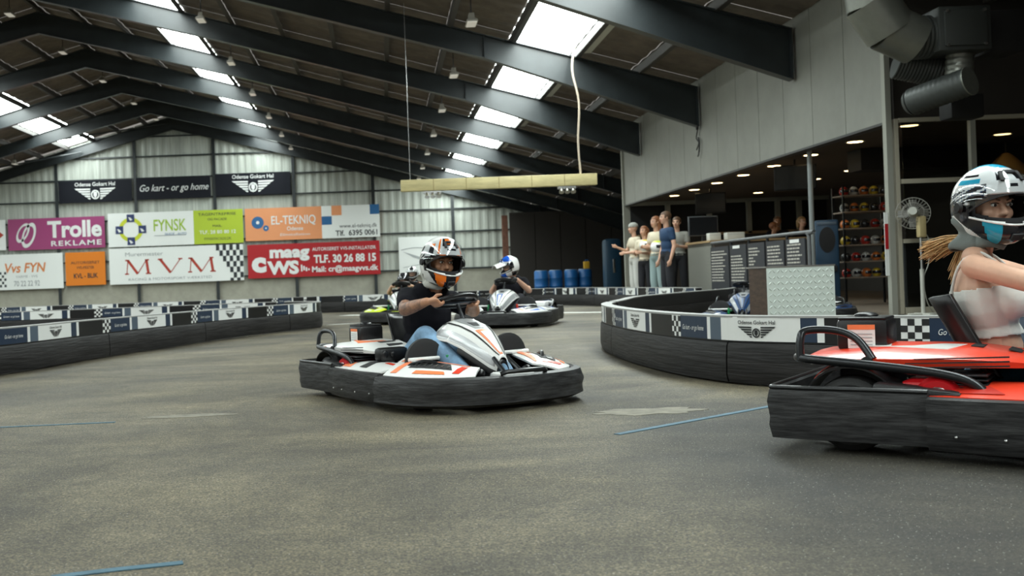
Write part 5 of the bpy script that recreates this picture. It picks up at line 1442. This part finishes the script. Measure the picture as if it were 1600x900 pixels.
# helmet rack
RX,RY=8.22,17.5
t=thing('helmet_rack','open shelf rack filled with crash helmets at the back of the cafe','shelf',(RX,RY,0.04))
for sx in (-1,1):
    for y in (-.2,.2):
        m=M(); m.box((sx*.42,y,1.0),(.03,.03,2.0)); m.build('upright',darksteel,t,False)
hz=[.45,.72,1.0,1.28,1.56,1.84]
for z in hz: m=M(); m.box((0,0,z),(.86,.44,.022)); m.build('shelf_board',mat('shelf_board',(0.22,0.17,0.13),0.6),t,False)
cols_=[('red',(0.4,0.03,0.02)),('yellow',(0.5,0.35,0.03)),('white',(0.5,0.5,0.47)),('black',(0.02,0.02,0.02)),('orange',(0.5,0.14,0.03))]
rown=['lowest','second','third','fourth','fifth','top']
for j,z in enumerate(hz):
    for i in range(5):
        cn,cc=cols_[(i*2+j*3)%5]; b_=[( 'far left','left of middle','middle','right of middle','far right')[i]][0]
        h=thing('crash_helmet','small %s crash helmet, %s on the %s rack shelf'%(cn,b_,rown[j]),'helmet',(RX-.34+.17*i,RY-.06,z+.04+.011),random.uniform(-.4,.4),'crash helmets on the rack')
        m=M(); m.grid(lambda u,v:(.075*math.cos(-.9+v*2.45)*math.cos(2*PI*u),.09*math.cos(-.9+v*2.45)*math.sin(2*PI*u),.085*math.sin(-.9+v*2.45)+.067),12,8); m.build('shell',mat('rack_helmet_'+cn,cc,0.3),h,True,70)
        m=M(); m.grid(lambda u,v:(.077*math.cos(-.2+.6*v)*math.sin(-1.1+2.2*u),-.092*math.cos(-.2+.6*v)*math.cos(-1.1+2.2*u),.067+.087*math.sin(-.2+.6*v)),8,3); m.build('visor',paint_b,h,True,70)
# pendant shade behind the glass
p=at(1572,252,16.5); t=thing('pendant_lamp','large golden brown cone lampshade behind the cafe glass','lamp',(p.x,16.5,p.z-.25))
m=M(); m.lathe([(.42,0),(.40,.02),(.10,.34),(.05,.38),(.05,.34),(.39,.0)],(0,0,0),'z',28,0,True); m.build('shade',mat('golden_shade',(0.30,0.19,0.07),0.5),t)
m=M(); m.tube([(0,0,.36),(0,0,2.68-t.location.z)],.01,6); m.build('cord',matt_bl,t)
m=M(); m.ell((0,0,.12),(.05,.05,.06),12,8); m.build('bulb',mat('bulb_glow',(1,.8,.5),.5,emit=((1,.7,.35),6)),t)
# fan
FX,FY=7.02,13.36
t=thing('pedestal_fan','white pedestal fan with round cage and cream motor, in front of the cafe glass','fan',(FX,FY,0.0))
whp=mat('fan_white',(0.48,0.48,0.43),0.45); crm=mat('fan_cream',(0.45,0.36,0.18),0.5)
m=M(); m.cyl((0,0,.04),(0,0,.62),.026,.026,12); m.build('lower_pole',whp,t)
m=M(); m.cyl((0,0,.62),(0,0,1.10),.015,.015,10); m.build('upper_pole',steel,t)
m=M(); m.rbox((0,0,.025),(.40,.06,.04),.01); m.rbox((0,0,.025),(.06,.40,.04),.01); m.build('cross_base',whp,t)
m=M(); m.rbox((0,-.02,1.17),(.095,.10,.28),.02); m.build('control_box',crm,t)
hc=Vector((-.075,.03,1.36)); ax_=Vector((-.42,-.80,.10)).normalized()
Q=ax_.to_track_quat('Z','Y').to_matrix()
m=M(); m.cyl(hc-ax_*-.02,hc+ax_*.16,.065,.05,18); m.v=[v for v in m.v]; m.build('motor',whp,t)
cg=None
m=M()
for r,z in ((.205,0),(.205,-.03),(.13,.05),(.13,-.075),(.07,.065)):
    m.tube([hc+Q@Vector((r*math.cos(2*PI*k/28),r*math.sin(2*PI*k/28),z-.03)) for k in range(28)],.004,5,closed=True)
for k in range(28):
    a=2*PI*k/28; c,s_=math.cos(a),math.sin(a)
    m.tube([hc+Q@Vector((r*c,r*s_,z-.03)) for r,z in ((.05,.07),(.13,.05),(.205,0),(.205,-.03),(.13,-.075),(.03,-.085))],.0022,4)
o=m.build('cage',mat('cage_wire',(0.30,0.29,0.26),0.4,.4),t); 
m=M()
for k in range(4):
    a=2*PI*k/4; c,s_=math.cos(a),math.sin(a); d_=Vector((c,s_,0)); e_=Vector((-s_,c,0))
    m.grid(lambda u,v:tuple(hc+Q@(d_*(.03+.15*u)+e_*((v-.5)*(.05+.13*u*(1.3-u)))+Vector((0,0,-.05+.035*(v-.5))))),6,4,(0,0,.003))
m.build('blades',mat('fan_blade_grey',(0.13,0.125,0.11),0.4),t,True,60)
m=M(); m.tube(catmull([(.03,-.02,1.10),(.10,0,1.0),(.09,.0,.7),(.02,0,.5),(.05,0,.2),(.2,.1,.02)],6),.006,6); m.build('cable',whp,t)
# strip at the post, cables on the cladding
t=thing('red_white_banner','narrow red and white banner strip hanging on the corner post','banner',(6.76,13.74,.55))
m=M(); m.box((0,0,.42),(.05,.012,.85)); m.build('cloth',print_w,t,False)
m=M(); m.box((0,-.008,.52),(.045,.004,.34)); m.build('red_print',s_red,t,False)
p=at(1090,222,21.8); t=thing('loose_cable','short black loose cables dangling from the grey cladding','cable',(6.80,21.8,p.z))
for k,P in enumerate(([(0,0,.3),(-.02,.08,.1),(-.01,-.05,-.02),(-.03,.06,-.16)],[(0,.02,.1),(-.03,-.15,-.05),(-.02,-.05,-.24),(-.01,.05,-.3)])):
    m=M(); m.tube(catmull(P,6),.014,6); m.build('cable_end',matt_bl,t)
m=M(); m.rbox((-.02,0,.3),(.04,.08,.08),.01); m.build('bracket',matt_bl,t)
# people inside the cafe
stander('dim person in dark clothes standing inside the cafe by the back windows',at(1214,330,23.5).x,23.5,160,1.84,skin_tan,brownhair,blackcloth,darkpants,'down',0,None,.04,group='people inside the cafe')
stander('dim person in dark clothes leaning by the counter end inside the cafe',at(1205,350,22.4).x,22.3,250,1.66,skin_tan,redhair,blackcloth,darkpants,'front',0,None,.04,group='people inside the cafe')
stander('dim person inside the cafe just left of the steel post',at(1252,345,21.5).x,21.5,190,1.72,skin_fair,hairf,blackcloth,darkpants,'down',.1,None,.04,group='people inside the cafe')
# barrels
drum_b=mat('drum_blue',(0.01,0.10,0.30),0.4); drum_t=mat('drum_top',(0.30,0.36,0.42),0.5)
ordn=['leftmost','second from left','third from left','rightmost']
for i,x in enumerate((846,869,893,915)):
    X=at(x,440,42).x
    t=thing('blue_drum','blue plastic drum by the dark back wall, %s of four'%ordn[i],'barrel',(X,42+.1*(i%2),0),0,'blue drums along the back')
    m=M(); m.lathe([(0,0),(.26,0),(.285,.03),(.285,.28),(.295,.30),(.285,.32),(.285,.60),(.295,.62),(.285,.64),(.28,.90),(.25,.935),(0,.935)],(0,0,0),'z',24); m.build('drum_body',drum_b,t)
    m=M(); m.lathe([(0,.937),(.24,.937),(.24,.955),(0,.955)],(0,0,0),'z',20); m.build('drum_lid',drum_t,t)
p=at(917,411,42); t=thing('yellow_canister','yellow and blue canister standing on the rightmost drum','canister',(p.x+.0,42.1,.957))
m=M(); m.rbox((0,0,.15),(.24,.16,.30),.03); m.build('body',mat('canister_yellow',(0.55,0.32,0.02),0.5),t)
m=M(); m.tube([(-.06,0,.30),(-.05,0,.36),(.06,0,.36),(.07,0,.30)],.015,8); m.build('handle',drum_b,t)
t=thing('blue_container','tall pale blue container standing in the dark right of the drums','container',(at(956,400,38).x,38,0))
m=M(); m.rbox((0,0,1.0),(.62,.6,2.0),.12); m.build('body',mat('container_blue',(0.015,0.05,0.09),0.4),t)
m=M(); m.rbox((0,-.31,1.0),(.08,.02,.5),.008); m.build('handle',steel,t)
# dark grey lower infill of the glazed front
for a,b in zip(xs[:-1],xs[1:]):
    m=M(); m.box(((a+b)/2+0.02,13.80,.54),(b-a-.04,.02,.88)); m.build('lower_panel',mat('lower_infill',(0.045,0.05,0.05),0.5),wn,False)
